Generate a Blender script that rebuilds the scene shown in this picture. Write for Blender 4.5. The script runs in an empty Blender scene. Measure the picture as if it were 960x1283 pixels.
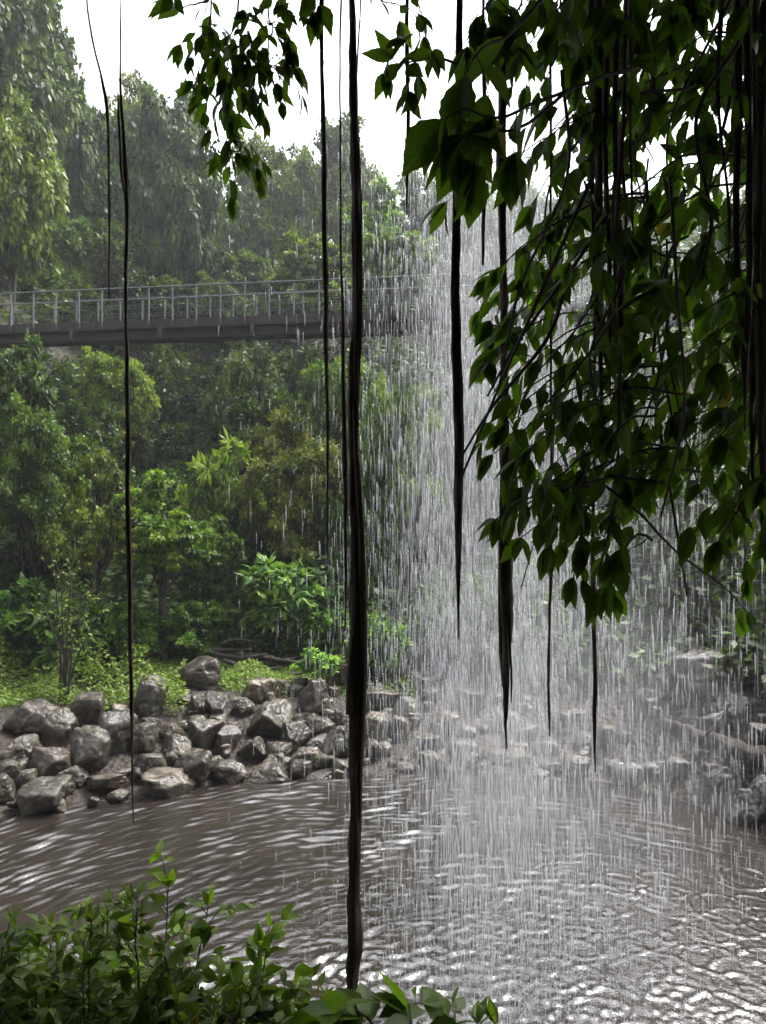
import bpy, math, random
import numpy as np
R = np.random.RandomState
random.seed(5)
sc = bpy.context.scene
COL = sc.collection
F, CX, CY, EYE = 926.6, 480.0, 641.5, 4.5
TAU = 2*math.pi

def P(px, py, d):
    return np.array([(px-CX)/F*d, d, EYE+(CY-py)/F*d])

# ------------------------------------------------------------------ noise
def _h(ix, iy, iz, s):
    n = (ix*374761393 + iy*668265263 + iz*1274126177 + s*974634777) & 0x7fffffff
    n = ((n ^ (n >> 13))*1274126177) & 0x7fffffff
    n = (n ^ (n >> 16)) & 0xffff
    return n/32767.5 - 1.0
def vnoise(p, s=0):
    p = np.asarray(p, float); i = np.floor(p).astype(np.int64); f = p-i
    u = f*f*(3-2*f); out = 0
    for a in (0, 1):
        for b in (0, 1):
            for c in (0, 1):
                w = (u[..., 0] if a else 1-u[..., 0])*(u[..., 1] if b else 1-u[..., 1])*(u[..., 2] if c else 1-u[..., 2])
                out = out + w*_h(i[..., 0]+a, i[..., 1]+b, i[..., 2]+c, s)
    return out
def fbm(p, o=4, s=0):
    r = 0; a = 1.0; q = np.asarray(p, float)
    for k in range(o):
        r = r+a*vnoise(q, s+k); a *= .5; q = q*2.03+11.3
    return r
def unit(v):
    return v/np.maximum(np.linalg.norm(v, axis=-1, keepdims=True), 1e-9)

# ------------------------------------------------------------------ mesh accumulation
class Acc:
    def __init__(s): s.v = []; s.f = []; s.n = 0; s.t = []; s.uv = []
    def add(s, v, f, tint=None, uv=None):
        v = np.asarray(v, float).reshape(-1, 3); f = np.asarray(f, np.int64)
        s.v.append(v); s.f.append(f+s.n); s.n += len(v)
        s.t.append(np.ones(len(v)) if tint is None else np.broadcast_to(np.asarray(tint, float), (len(v),)))
        s.uv.append(np.zeros((len(v), 2)) if uv is None else uv)
        return s
    def build(s, name, mat, parent=None, smooth=True, attrs=False):
        me = bpy.data.meshes.new(name)
        v = np.concatenate(s.v); me.vertices.add(len(v)); me.vertices.foreach_set('co', v.astype(np.float32).ravel())
        li = np.concatenate([f.ravel() for f in s.f]); tot = np.concatenate([np.full(len(f), f.shape[1]) for f in s.f])
        me.loops.add(len(li)); me.loops.foreach_set('vertex_index', li.astype(np.int32))
        me.polygons.add(len(tot)); st = np.concatenate([[0], np.cumsum(tot)[:-1]])
        me.polygons.foreach_set('loop_start', st.astype(np.int32)); me.polygons.foreach_set('loop_total', tot.astype(np.int32))
        me.polygons.foreach_set('use_smooth', np.full(len(tot), smooth))
        if attrs:
            a = me.attributes.new('tint', 'FLOAT', 'POINT'); a.data.foreach_set('value', np.concatenate(s.t).astype(np.float32))
            uv = np.concatenate(s.uv)
            a = me.attributes.new('luv', 'FLOAT_VECTOR', 'POINT')
            a.data.foreach_set('vector', np.concatenate([uv, np.zeros((len(uv), 1))], 1).astype(np.float32).ravel())
        me.update(calc_edges=True); me.validate()
        me.materials.append(mat)
        o = bpy.data.objects.new(name, me); COL.objects.link(o)
        if parent is not None: o.parent = parent
        return o

def tag(o, label=None, cat=None, group=None, kind=None):
    if label: o['label'] = label
    if cat: o['category'] = cat
    if group: o['group'] = group
    if kind: o['kind'] = kind
    return o
def empty(name, loc=(0, 0, 0), label=None, cat=None, group=None):
    o = bpy.data.objects.new(name, None); COL.objects.link(o); o.location = loc; o.empty_display_size = .1
    return tag(o, label, cat, group)

def tube(acc, pts, rad, k=6, tint=1.0, rough=0, seed=0, cap=True):
    pts = np.asarray(pts, float); n = len(pts); rad = np.broadcast_to(np.asarray(rad, float), (n,))
    t = unit(np.gradient(pts, axis=0)); ref = np.array([0, 0, 1.]) if abs(t[:, 2]).mean() < .8 else np.array([1., 0, 0])
    a = unit(np.cross(t, ref)); b = np.cross(t, a)
    th = np.arange(k)/k*TAU
    rr = rad[:, None]*np.ones(k)
    if rough:
        q = np.stack(np.broadcast_arrays(np.cos(th)[None]*1.6, np.sin(th)[None]*1.6, (np.cumsum(np.r_[0, np.linalg.norm(np.diff(pts, axis=0), axis=1)])*9)[:, None]), -1)
        rr = rr*(1+rough*fbm(q+seed*7.1, 3, seed))
    v = pts[:, None]+rr[..., None]*(np.cos(th)[None, :, None]*a[:, None]+np.sin(th)[None, :, None]*b[:, None])
    i = np.arange(n-1)[:, None]*k; j = np.arange(k)[None]
    q = np.stack([i+j, i+(j+1) % k, i+k+(j+1) % k, i+k+j], -1).reshape(-1, 4)
    acc.add(v.reshape(-1, 3), q, tint)
    if cap:
        acc.f.append(np.array([list(range(k))[::-1]])+acc.n-n*k); acc.f.append(np.array([[(n-1)*k+x for x in range(k)]])+acc.n-n*k)
    return acc
def spline(ctrl, n):
    c = np.asarray(ctrl, float); m = len(c)
    if m == 2: return c[0]+(c[1]-c[0])*np.linspace(0, 1, n)[:, None]
    c = np.vstack([2*c[0]-c[1], c, 2*c[-1]-c[-2]]); u = np.linspace(0, m-1-1e-6, n); i = u.astype(int); f = (u-i)[:, None]
    p0, p1, p2, p3 = c[i], c[i+1], c[i+2], c[i+3]
    return .5*((2*p1)+(p2-p0)*f+(2*p0-5*p1+4*p2-p3)*f**2+(3*p1-p0-3*p2+p3)*f**3)
def box(acc, c, s, ax=(1, 0, 0)):
    ax = unit(np.array(ax, float)); ay = np.cross([0, 0, 1.], ax); az = np.array([0, 0, 1.])
    c = np.array(c, float); v = []
    for x in (-.5, .5):
        for y in (-.5, .5):
            for z in (-.5, .5): v.append(c+ax*x*s[0]+ay*y*s[1]+az*z*s[2])
    acc.add(v, [[0, 1, 3, 2], [4, 6, 7, 5], [0, 4, 5, 1], [2, 3, 7, 6], [0, 2, 6, 4], [1, 5, 7, 3]]); return acc
def inst(acc, tv, tf, M, pos, tint=None, uv=None):
    n, m = len(pos), len(tv)
    v = np.einsum('nij,mj->nmi', M, tv)+pos[:, None]
    f = (tf[None]+(np.arange(n)*m)[:, None, None]).reshape(-1, tf.shape[1])
    acc.add(v.reshape(-1, 3), f, None if tint is None else np.repeat(tint, m), None if uv is None else np.tile(uv, (n, 1)))
def frames(t, nrm, size):
    t = unit(t); s = unit(np.cross(nrm, t)); n = np.cross(t, s)
    return np.stack([t, s, n], -1)*np.asarray(size)[:, None, None]

# ------------------------------------------------------------------ materials
def mat(name):
    m = bpy.data.materials.new(name); m.use_nodes = True; nt = m.node_tree; nt.nodes.clear()
    out = nt.nodes.new('ShaderNodeOutputMaterial'); return m, nt, out
def N(nt, t, **k):
    n = nt.nodes.new('ShaderNode'+t)
    for a, b in k.items():
        if a in n.inputs.keys(): n.inputs[a].default_value = b
        else: setattr(n, a, b)
    return n
def L(nt, a, b): nt.links.new(a, b)
def mixc(nt, fac, a, b, typ='MIX'):
    m = nt.nodes.new('ShaderNodeMix'); m.data_type = 'RGBA'; m.blend_type = typ
    for i, x in ((0, fac), (6, a), (7, b)):
        if hasattr(x, 'node'): nt.links.new(x, m.inputs[i])
        else: m.inputs[i].default_value = x if i == 0 else tuple(x)+(() if len(x) == 4 else (1,))
    return m.outputs[2]
def ramp(nt, fac, stops):
    r = nt.nodes.new('ShaderNodeValToRGB'); e = r.color_ramp.elements
    while len(e) < len(stops): e.new(.5)
    for x, (p, c) in zip(e, stops): x.position = p; x.color = tuple(c)+(1,)
    nt.links.new(fac, r.inputs[0]); return r.outputs[0]
def math_(nt, op, a, b=0.0, c=None):
    m = nt.nodes.new('ShaderNodeMath'); m.operation = op
    for i, x in enumerate((a, b, c)):
        if x is None: continue
        if hasattr(x, 'node'): nt.links.new(x, m.inputs[i])
        else: m.inputs[i].default_value = x
    return m.outputs[0]

def leaf_material(name, dark, light, trans=.35, rough=.42, veins=False, spec=.4, tcol=(1.25, 1.35, .5), brown=0.0):
    m, nt, out = mat(name)
    at = N(nt, 'Attribute', attribute_name='tint'); oi = N(nt, 'ObjectInfo')
    c = ramp(nt, at.outputs['Fac'], [(0, dark), (1, light)])
    if brown > 0:
        c = mixc(nt, math_(nt, 'GREATER_THAN', at.outputs['Fac'], 1-brown), c, (.16, .11, .035))
    c = mixc(nt, 1.0, c, oi.outputs['Color'], 'MULTIPLY')
    p = N(nt, 'BsdfPrincipled', Roughness=rough); p.inputs['Specular IOR Level'].default_value = spec
    if veins:
        lu = N(nt, 'Attribute', attribute_name='luv'); sx = N(nt, 'SeparateXYZ'); L(nt, lu.outputs['Vector'], sx.inputs[0])
        av = math_(nt, 'ABSOLUTE', sx.outputs[1])
        ph = math_(nt, 'SUBTRACT', sx.outputs[0], math_(nt, 'MULTIPLY', av, .55))
        sn = math_(nt, 'POWER', math_(nt, 'ABSOLUTE', math_(nt, 'SINE', math_(nt, 'MULTIPLY', ph, 24.0))), 12.0)
        inv = math_(nt, 'SUBTRACT', 1.0, sn)
        mid = math_(nt, 'LESS_THAN', av, .05)
        vn = math_(nt, 'MAXIMUM', math_(nt, 'MULTIPLY', math_(nt, 'POWER', math_(nt, 'ABSOLUTE', math_(nt, 'COSINE', math_(nt, 'MULTIPLY', ph, 24.0))), 14.0), .5), mid)
        c = mixc(nt, math_(nt, 'MULTIPLY', vn, .45), c, (.13, .17, .05))
        nz = N(nt, 'TexNoise', Scale=30.0); c = mixc(nt, .25, c, nz.outputs['Color'], 'SOFT_LIGHT')
        bp = N(nt, 'Bump', Strength=.35, Distance=.004); L(nt, vn, bp.inputs['Height']); L(nt, bp.outputs[0], p.inputs['Normal'])
    L(nt, c, p.inputs['Base Color'])
    tr = N(nt, 'BsdfTranslucent'); tc = mixc(nt, 1.0, c, tcol, 'MULTIPLY'); L(nt, tc, tr.inputs[0])
    mx = N(nt, 'MixShader', Fac=trans); L(nt, p.outputs[0], mx.inputs[1]); L(nt, tr.outputs[0], mx.inputs[2])
    L(nt, mx.outputs[0], out.inputs[0]); return m

def rock_material(name, c1, c2, moss=.0, wet=.35, scale=3.0, dark=(.035, .03, .026)):
    m, nt, out = mat(name)
    tc = N(nt, 'TexCoord'); oi = N(nt, 'ObjectInfo')
    va = N(nt, 'VectorMath', operation='ADD'); L(nt, tc.outputs['Object'], va.inputs[0])
    cv = N(nt, 'CombineXYZ'); L(nt, math_(nt, 'MULTIPLY', oi.outputs['Random'], 40.0), cv.inputs[0]); L(nt, cv.outputs[0], va.inputs[1])
    n1 = N(nt, 'TexNoise', Scale=scale, Detail=8.0, Roughness=.65); L(nt, va.outputs[0], n1.inputs[0])
    n2 = N(nt, 'TexNoise', Scale=scale*9, Detail=6.0, Roughness=.7); L(nt, va.outputs[0], n2.inputs[0])
    n3 = N(nt, 'TexNoise', Scale=scale*2.3, Detail=5.0, Distortion=1.2); L(nt, va.outputs[0], n3.inputs[0])
    vo = N(nt, 'TexVoronoi', Scale=scale*1.6, feature='DISTANCE_TO_EDGE'); L(nt, n3.outputs['Color'], vo.inputs[0])
    c = ramp(nt, n1.outputs[0], [(.34, dark), (.5, c1), (.7, c2)])
    c = mixc(nt, .55, c, ramp(nt, n2.outputs[0], [(.3, (.22, .2, .18)), (.7, (.85, .83, .8))]), 'OVERLAY')
    if moss:
        ge = N(nt, 'NewGeometry'); sz = N(nt, 'SeparateXYZ'); L(nt, ge.outputs['Normal'], sz.inputs[0])
        f = math_(nt, 'MULTIPLY', ramp(nt, n3.outputs[0], [(.5, (0, 0, 0)), (.62, (1, 1, 1))]), moss)
        c = mixc(nt, f, c, (.045, .06, .018))
    c = mixc(nt, 1.0, c, oi.outputs['Color'], 'MULTIPLY')
    p = N(nt, 'BsdfPrincipled'); L(nt, c, p.inputs['Base Color'])
    L(nt, ramp(nt, n3.outputs[0], [(.35, (wet,)*3), (.65, (wet+.35,)*3)]), p.inputs['Roughness'])
    b1 = N(nt, 'Bump', Strength=.9, Distance=.05); L(nt, n1.outputs[0], b1.inputs['Height'])
    b2 = N(nt, 'Bump', Strength=.5, Distance=.008); L(nt, n2.outputs[0], b2.inputs['Height']); L(nt, b1.outputs[0], b2.inputs['Normal'])
    L(nt, b2.outputs[0], p.inputs['Normal']); L(nt, p.outputs[0], out.inputs[0]); return m

def bark_material(name, c1, c2, scale=14.0, rough=.8):
    m, nt, out = mat(name); tc = N(nt, 'TexCoord'); mp = N(nt, 'Mapping'); mp.inputs['Scale'].default_value = (1, 1, .22)
    L(nt, tc.outputs['Object'], mp.inputs[0])
    n = N(nt, 'TexNoise', Scale=scale, Detail=6.0, Roughness=.7); L(nt, mp.outputs[0], n.inputs[0])
    p = N(nt, 'BsdfPrincipled', Roughness=rough); L(nt, ramp(nt, n.outputs[0], [(.35, c1), (.65, c2)]), p.inputs['Base Color'])
    b = N(nt, 'Bump', Strength=.8, Distance=.01); L(nt, n.outputs[0], b.inputs['Height']); L(nt, b.outputs[0], p.inputs['Normal'])
    L(nt, p.outputs[0], out.inputs[0]); return m

M_leaf = leaf_material('forest_leaf', (.012, .032, .006), (.135, .195, .030), .30, .5, spec=.3)
M_leafbrown = leaf_material('olive_leaf', (.024, .042, .009), (.165, .20, .036), .30, .5, brown=.004, spec=.3)
M_near = leaf_material('near_leaf', (.020, .038, .010), (.10, .165, .024), .50, .45, veins=True, spec=.15, tcol=(1.7, 2.1, .5), brown=.02)
M_shrub = leaf_material('shrub_leaf', (.045, .080, .016), (.17, .25, .04), .42, .36, veins=True, spec=.3, tcol=(1.4, 1.7, .5), brown=.03)
M_herb = leaf_material('herb_leaf', (.05, .10, .018), (.13, .21, .04), .35, .45)
M_bark = bark_material('bark', (.012, .010, .008), (.045, .037, .03))
M_root = bark_material('root_bark', (.014, .010, .007), (.085, .058, .036), 40, .75)
M_twig = bark_material('twig_bark', (.018, .014, .010), (.05, .04, .025), 30, .7)
M_rock = rock_material('boulder_rock', (.040, .031, .023), (.19, .163, .134), .35, .22)
M_rockgrey = rock_material('grey_rock', (.06, .056, .054), (.19, .185, .18), .1, .28)
M_cliff = rock_material('cliff_rock', (.05, .045, .038), (.13, .115, .10), .4, .4, .6, (.015, .013, .012))
M_log = bark_material('wet_log', (.012, .009, .007), (.05, .035, .027), 9, .85)

def simple(name, col, rough=.5, metal=0.0, nscale=8.0, var=.3):
    m, nt, out = mat(name); tc = N(nt, 'TexCoord'); n = N(nt, 'TexNoise', Scale=nscale, Detail=5.0); L(nt, tc.outputs['Object'], n.inputs[0])
    p = N(nt, 'BsdfPrincipled', Roughness=rough, Metallic=metal)
    L(nt, ramp(nt, n.outputs[0], [(.3, [c*(1-var) for c in col]), (.7, [min(1, c*(1+var)) for c in col])]), p.inputs['Base Color'])
    L(nt, p.outputs[0], out.inputs[0]); return m
M_galv = simple('galvanised_steel', (.11, .115, .12), .6, .3)
M_beam = simple('dark_timber_beam', (.014, .012, .010), .8, 0, 4, .5)
M_deck = simple('bridge_deck', (.04, .036, .03), .75, 0, 6, .4)
M_rust = simple('rusty_steel', (.06, .032, .022), .8, .1, 12, .5)

# ------------------------------------------------------------------ terrain
SHX = np.array([-40, -14, -11, -9, -7, -5.5, -3.5, -2, .3, 2.2, 3.5, 4.6, 5.1, 6, 7, 8, 10, 40.])
SHY = np.array([3, 4.0, 6.0, 8.0, 9.7, 10.7, 11.6, 12.3, 12.8, 13.1, 12.3, 11.5, 10.7, 9.6, 7.5, 4.5, 3, 2.])
def sstep(x, a, b):
    t = np.clip((x-a)/(b-a), 0, 1); return t*t*(3-2*t)
def H(x, y, noise=True):
    x = np.asarray(x, float); y = np.asarray(y, float)
    s = y-np.interp(x, SHX, SHY)
    h = np.where(s < 0, np.maximum(-1.2, .28*s), .85*sstep(s, -.6, 4.2))
    h = h+np.where(s > 5.5, .13*(s-5.5), 0)
    g = np.clip(y-22, 0, 38); h = h+.48*g*sstep(y, 20, 30)
    h = h+np.where(s > 0, sstep(x, 2.5, 8)*.34*np.clip(s, 0, 9), 0)
    h = h+np.where(s > 0, sstep(-x, 9, 16)*.5*np.clip(s, 0, 12), 0)
    h = h-sstep(y, 75, 130)*8
    if noise:
        q = np.stack(np.broadcast_arrays(x*.55, y*.55, 0*x), -1); h = h+.10*fbm(q, 4, 3)*np.where(s > -.5, 1, .3)*(1+np.clip(y-20, 0, 30)*.2)
    return h
xs = np.concatenate([np.linspace(-160, -24, 18)[:-1], np.linspace(-24, 24, 193)[:-1], np.linspace(24, 160, 18)])
ys = np.concatenate([np.linspace(-30, 1, 8)[:-1], np.linspace(1, 40, 157)[:-1], np.linspace(40, 160, 40)])
gx, gy = np.meshgrid(xs, ys)
tv = np.stack([gx, gy, H(gx, gy)], -1).reshape(-1, 3); nx = len(xs); ny = len(ys)
def gridf(nx, ny):
    i, j = np.meshgrid(np.arange(nx-1), np.arange(ny-1)); a = (j*nx+i).ravel(); return np.stack([a, a+1, a+nx+1, a+nx], -1)
m, nt, out = mat('forest_soil'); tc = N(nt, 'TexCoord')
n1 = N(nt, 'TexNoise', Scale=.9, Detail=9.0, Roughness=.7); L(nt, tc.outputs['Object'], n1.inputs[0])
n2 = N(nt, 'TexVoronoi', Scale=9.0); L(nt, tc.outputs['Object'], n2.inputs[0])
c = ramp(nt, n1.outputs[0], [(.35, (.009, .006, .004)), (.52, (.026, .018, .012)), (.7, (.016, .020, .007))])
c = mixc(nt, .5, c, ramp(nt, n2.outputs['Color'], [(0, (.3, .3, .3)), (1, (.8, .75, .7))]), 'OVERLAY')
p = N(nt, 'BsdfPrincipled', Roughness=.75); L(nt, c, p.inputs['Base Color']); b = N(nt, 'Bump', Strength=1.0, Distance=.06)
L(nt, n2.outputs[0], b.inputs['Height']); L(nt, b.outputs[0], p.inputs['Normal']); L(nt, p.outputs[0], out.inputs[0])
tag(Acc().add(tv, gridf(nx, ny)).build('ground', m), 'forest floor and rocky bank behind the pool', kind='structure')

def hit(px, py, lo=8.0, hi=60.0):
    d = np.linspace(lo, hi, 2600); x = (px-CX)/F*d; z = EYE+(CY-py)/F*d
    k = np.argmax(z < H(x, d, False)) if (z < H(x, d, False)).any() else len(d)-1
    return d[k]

# ------------------------------------------------------------------ water
wx = np.arange(-15, 11.5, .026); wy = np.arange(1.2, 14.6, .026)
X, Y = np.meshgrid(wx, wy)
q = np.stack([X*.8, Y*.8, 0*X], -1)
ix, iy = 2.6, 6.6
w1 = fbm(q, 3, 40); w2 = fbm(q*1.7+5, 3, 50)
Rr = np.hypot(X-ix, (Y-iy)*1.15)
rs = R(3); z = np.zeros_like(X); wob = .10*w1+.05*w2
for k in range(44):
    lam = .082*1.055**(k*.56)*rs.uniform(.9, 1.1) if k < 38 else rs.uniform(.5, 1.0)
    sx, sy = 1.0+rs.randn()*1.3, 4.6+rs.randn()*1.3
    rr = np.hypot(X-sx, Y-sy)+wob
    z += (.036 if k < 38 else .010)*lam/TAU*np.sin(TAU/lam*rr+rs.rand()*6)
z *= (.75+.5*np.clip(fbm(np.stack([X*.7, Y*1.1, 0*X], -1), 3, 66), -.9, 1))
z = z+1.1*np.abs(z)*z/.01*.25
ch = fbm(np.stack([X*10, Y*12, 0*X], -1), 3, 77); near = np.exp(-((X-ix)/2.6)**2-((Y-iy)/2.2)**2)
z = z*(1.2+.35*np.exp(-((X+1)/1.6)**2)*sstep(-Y, -10.5, -8)-.7*sstep(X, -.5, 2.5))*(1-.3*near)+ch*(.0006+.0026*near)
for k in range(220):
    cx, cy = ix+rs.randn()*1.7, iy+rs.randn()*1.5; i0 = int((cx+15)/.026); j0 = int((cy-1.2)/.026); w = 17
    if i0 < w or j0 < w or i0 > len(wx)-w or j0 > len(wy)-w: continue
    sl = (slice(j0-w, j0+w), slice(i0-w, i0+w)); r = np.hypot(X[sl]-cx, Y[sl]-cy); rad = rs.uniform(.08, .4)
    z[sl] += .005*np.cos((r-rad)*55)*np.exp(-((r-rad)/.055)**2)
m, nt, out = mat('pool_water'); tc = N(nt, 'TexCoord')
n1 = N(nt, 'TexNoise', Scale=30.0, Detail=5.0); L(nt, tc.outputs['Object'], n1.inputs[0])
n0 = N(nt, 'TexNoise', Scale=.5, Detail=3.0); L(nt, tc.outputs['Object'], n0.inputs[0])
p = N(nt, 'BsdfPrincipled', Roughness=.15, IOR=1.58); p.inputs['Specular IOR Level'].default_value = 1.0
L(nt, ramp(nt, n0.outputs[0], [(.35, (.013, .010, .008)), (.65, (.024, .018, .014))]), p.inputs['Base Color'])
b = N(nt, 'Bump', Strength=.5, Distance=.012); L(nt, n1.outputs[0], b.inputs['Height']); L(nt, b.outputs[0], p.inputs['Normal']); L(nt, p.outputs[0], out.inputs[0])
tag(Acc().add(np.stack([X, Y, z], -1).reshape(-1, 3), gridf(len(wx), len(wy))).build('water', m), 'rippled brown plunge pool', kind='structure')

# ------------------------------------------------------------------ cliff overhang and ledge (camera stands behind the fall)
def extrude_x(prof, x0, x1, nxs, amp, sc_, seed, sub=.35):
    pr = np.array(prof+[prof[0]], float); pts = []
    for a, b in zip(pr[:-1], pr[1:]):
        k = max(1, int(np.linalg.norm(b-a)/sub)); pts += [a+(b-a)*t/k for t in range(k)]
    pts = np.array(pts); n = len(pts); xx = np.linspace(x0, x1, nxs)
    v = np.zeros((nxs, n, 3)); v[..., 0] = xx[:, None]; v[..., 1] = pts[:, 0]; v[..., 2] = pts[:, 1]
    d = np.stack([fbm(v*sc_, 5, seed+i) for i in range(3)], -1); v = v+amp*d
    i, j = np.meshgrid(np.arange(nxs-1), np.arange(n), indexing='ij'); j2 = (j+1) % n
    f = np.stack([i*n+j, i*n+j2, (i+1)*n+j2, (i+1)*n+j], -1).reshape(-1, 4)
    acc = Acc().add(v.reshape(-1, 3), f)
    acc.f.append(np.array([list(range(n))])); acc.f.append(np.array([[(nxs-1)*n+t for t in range(n)][::-1]])); return acc
oc = extrude_x([(-3.2, 2.0), (-2.6, 6.4), (0, 7.9), (4.3, 8.9), (4.9, 10.5), (5.2, 17), (-8, 18), (-9, 2)], -16, 16, 90, .28, .5, 60)
tag(oc.build('cliff', M_cliff), 'dark overhanging cliff behind the falls', kind='structure')
lg = extrude_x([(-3.4, -2), (-3.4, 2.95), (1.55, 2.75), (1.8, 2.2), (2.1, -2)], -14, 12, 110, .10, 1.1, 90, .2)
tag(lg.build('rock_ledge', M_cliff), 'rock ledge behind the waterfall', kind='structure')

# ------------------------------------------------------------------ boulders
def ico(sub):
    t = (1+5**.5)/2
    v = [(-1, t, 0), (1, t, 0), (-1, -t, 0), (1, -t, 0), (0, -1, t), (0, 1, t), (0, -1, -t), (0, 1, -t), (t, 0, -1), (t, 0, 1), (-t, 0, -1), (-t, 0, 1)]
    f = [(0, 11, 5), (0, 5, 1), (0, 1, 7), (0, 7, 10), (0, 10, 11), (1, 5, 9), (5, 11, 4), (11, 10, 2), (10, 7, 6), (7, 1, 8), (3, 9, 4), (3, 4, 2), (3, 2, 6), (3, 6, 8), (3, 8, 9), (4, 9, 5), (2, 4, 11), (6, 2, 10), (8, 6, 7), (9, 8, 1)]
    v = [unit(np.array(x, float)) for x in v]
    for _ in range(sub):
        c = {}; nf = []
        def mid(a, b):
            k = (min(a, b), max(a, b))
            if k not in c: v.append(unit((v[a]+v[b])/2)); c[k] = len(v)-1
            return c[k]
        for a, b_, d in f:
            x, y, w = mid(a, b_), mid(b_, d), mid(d, a); nf += [(a, x, w), (b_, y, x), (d, w, y), (x, y, w)]
        f = nf
    return np.array(v), np.array(f)
ICO4, ICO3 = ico(4), ico(3)
def rock_verts(seed, ang, lo=False):
    v, f = ICO3 if lo else ICO4
    rs = R(seed); K = rs.randint(9, 13) if ang else rs.randint(12, 18); n = unit(rs.randn(K, 3)); d = rs.uniform(.62, 1.0, K) if ang else rs.uniform(.82, 1.0, K)
    n = np.vstack([n, [[0, 0, 1], [0, 0, -1], [1, 0, 0], [-1, 0, 0], [0, 1, 0], [0, -1, 0]]]); d = np.r_[d, [.95, .95, 1.25, 1.25, 1.25, 1.25]]
    p = 38. if ang else 15.
    r = (np.maximum(v@n.T, 0)/d)**p; r = r.sum(1)**(-1/p)
    w = v*r[:, None]; w = w*(1+.06*fbm(v*1.9+seed, 4, seed)[:, None]+.03*fbm(v*6+seed, 3, seed+9)[:, None]-.07*np.clip(.16-np.abs(fbm(w*1.5+seed, 2, seed+5)), 0, 1)[:, None]/.16)
    ext = (w.max(0)-w.min(0))/2; w = (w-(w.max(0)+w.min(0))/2)/ext
    return w, f
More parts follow.
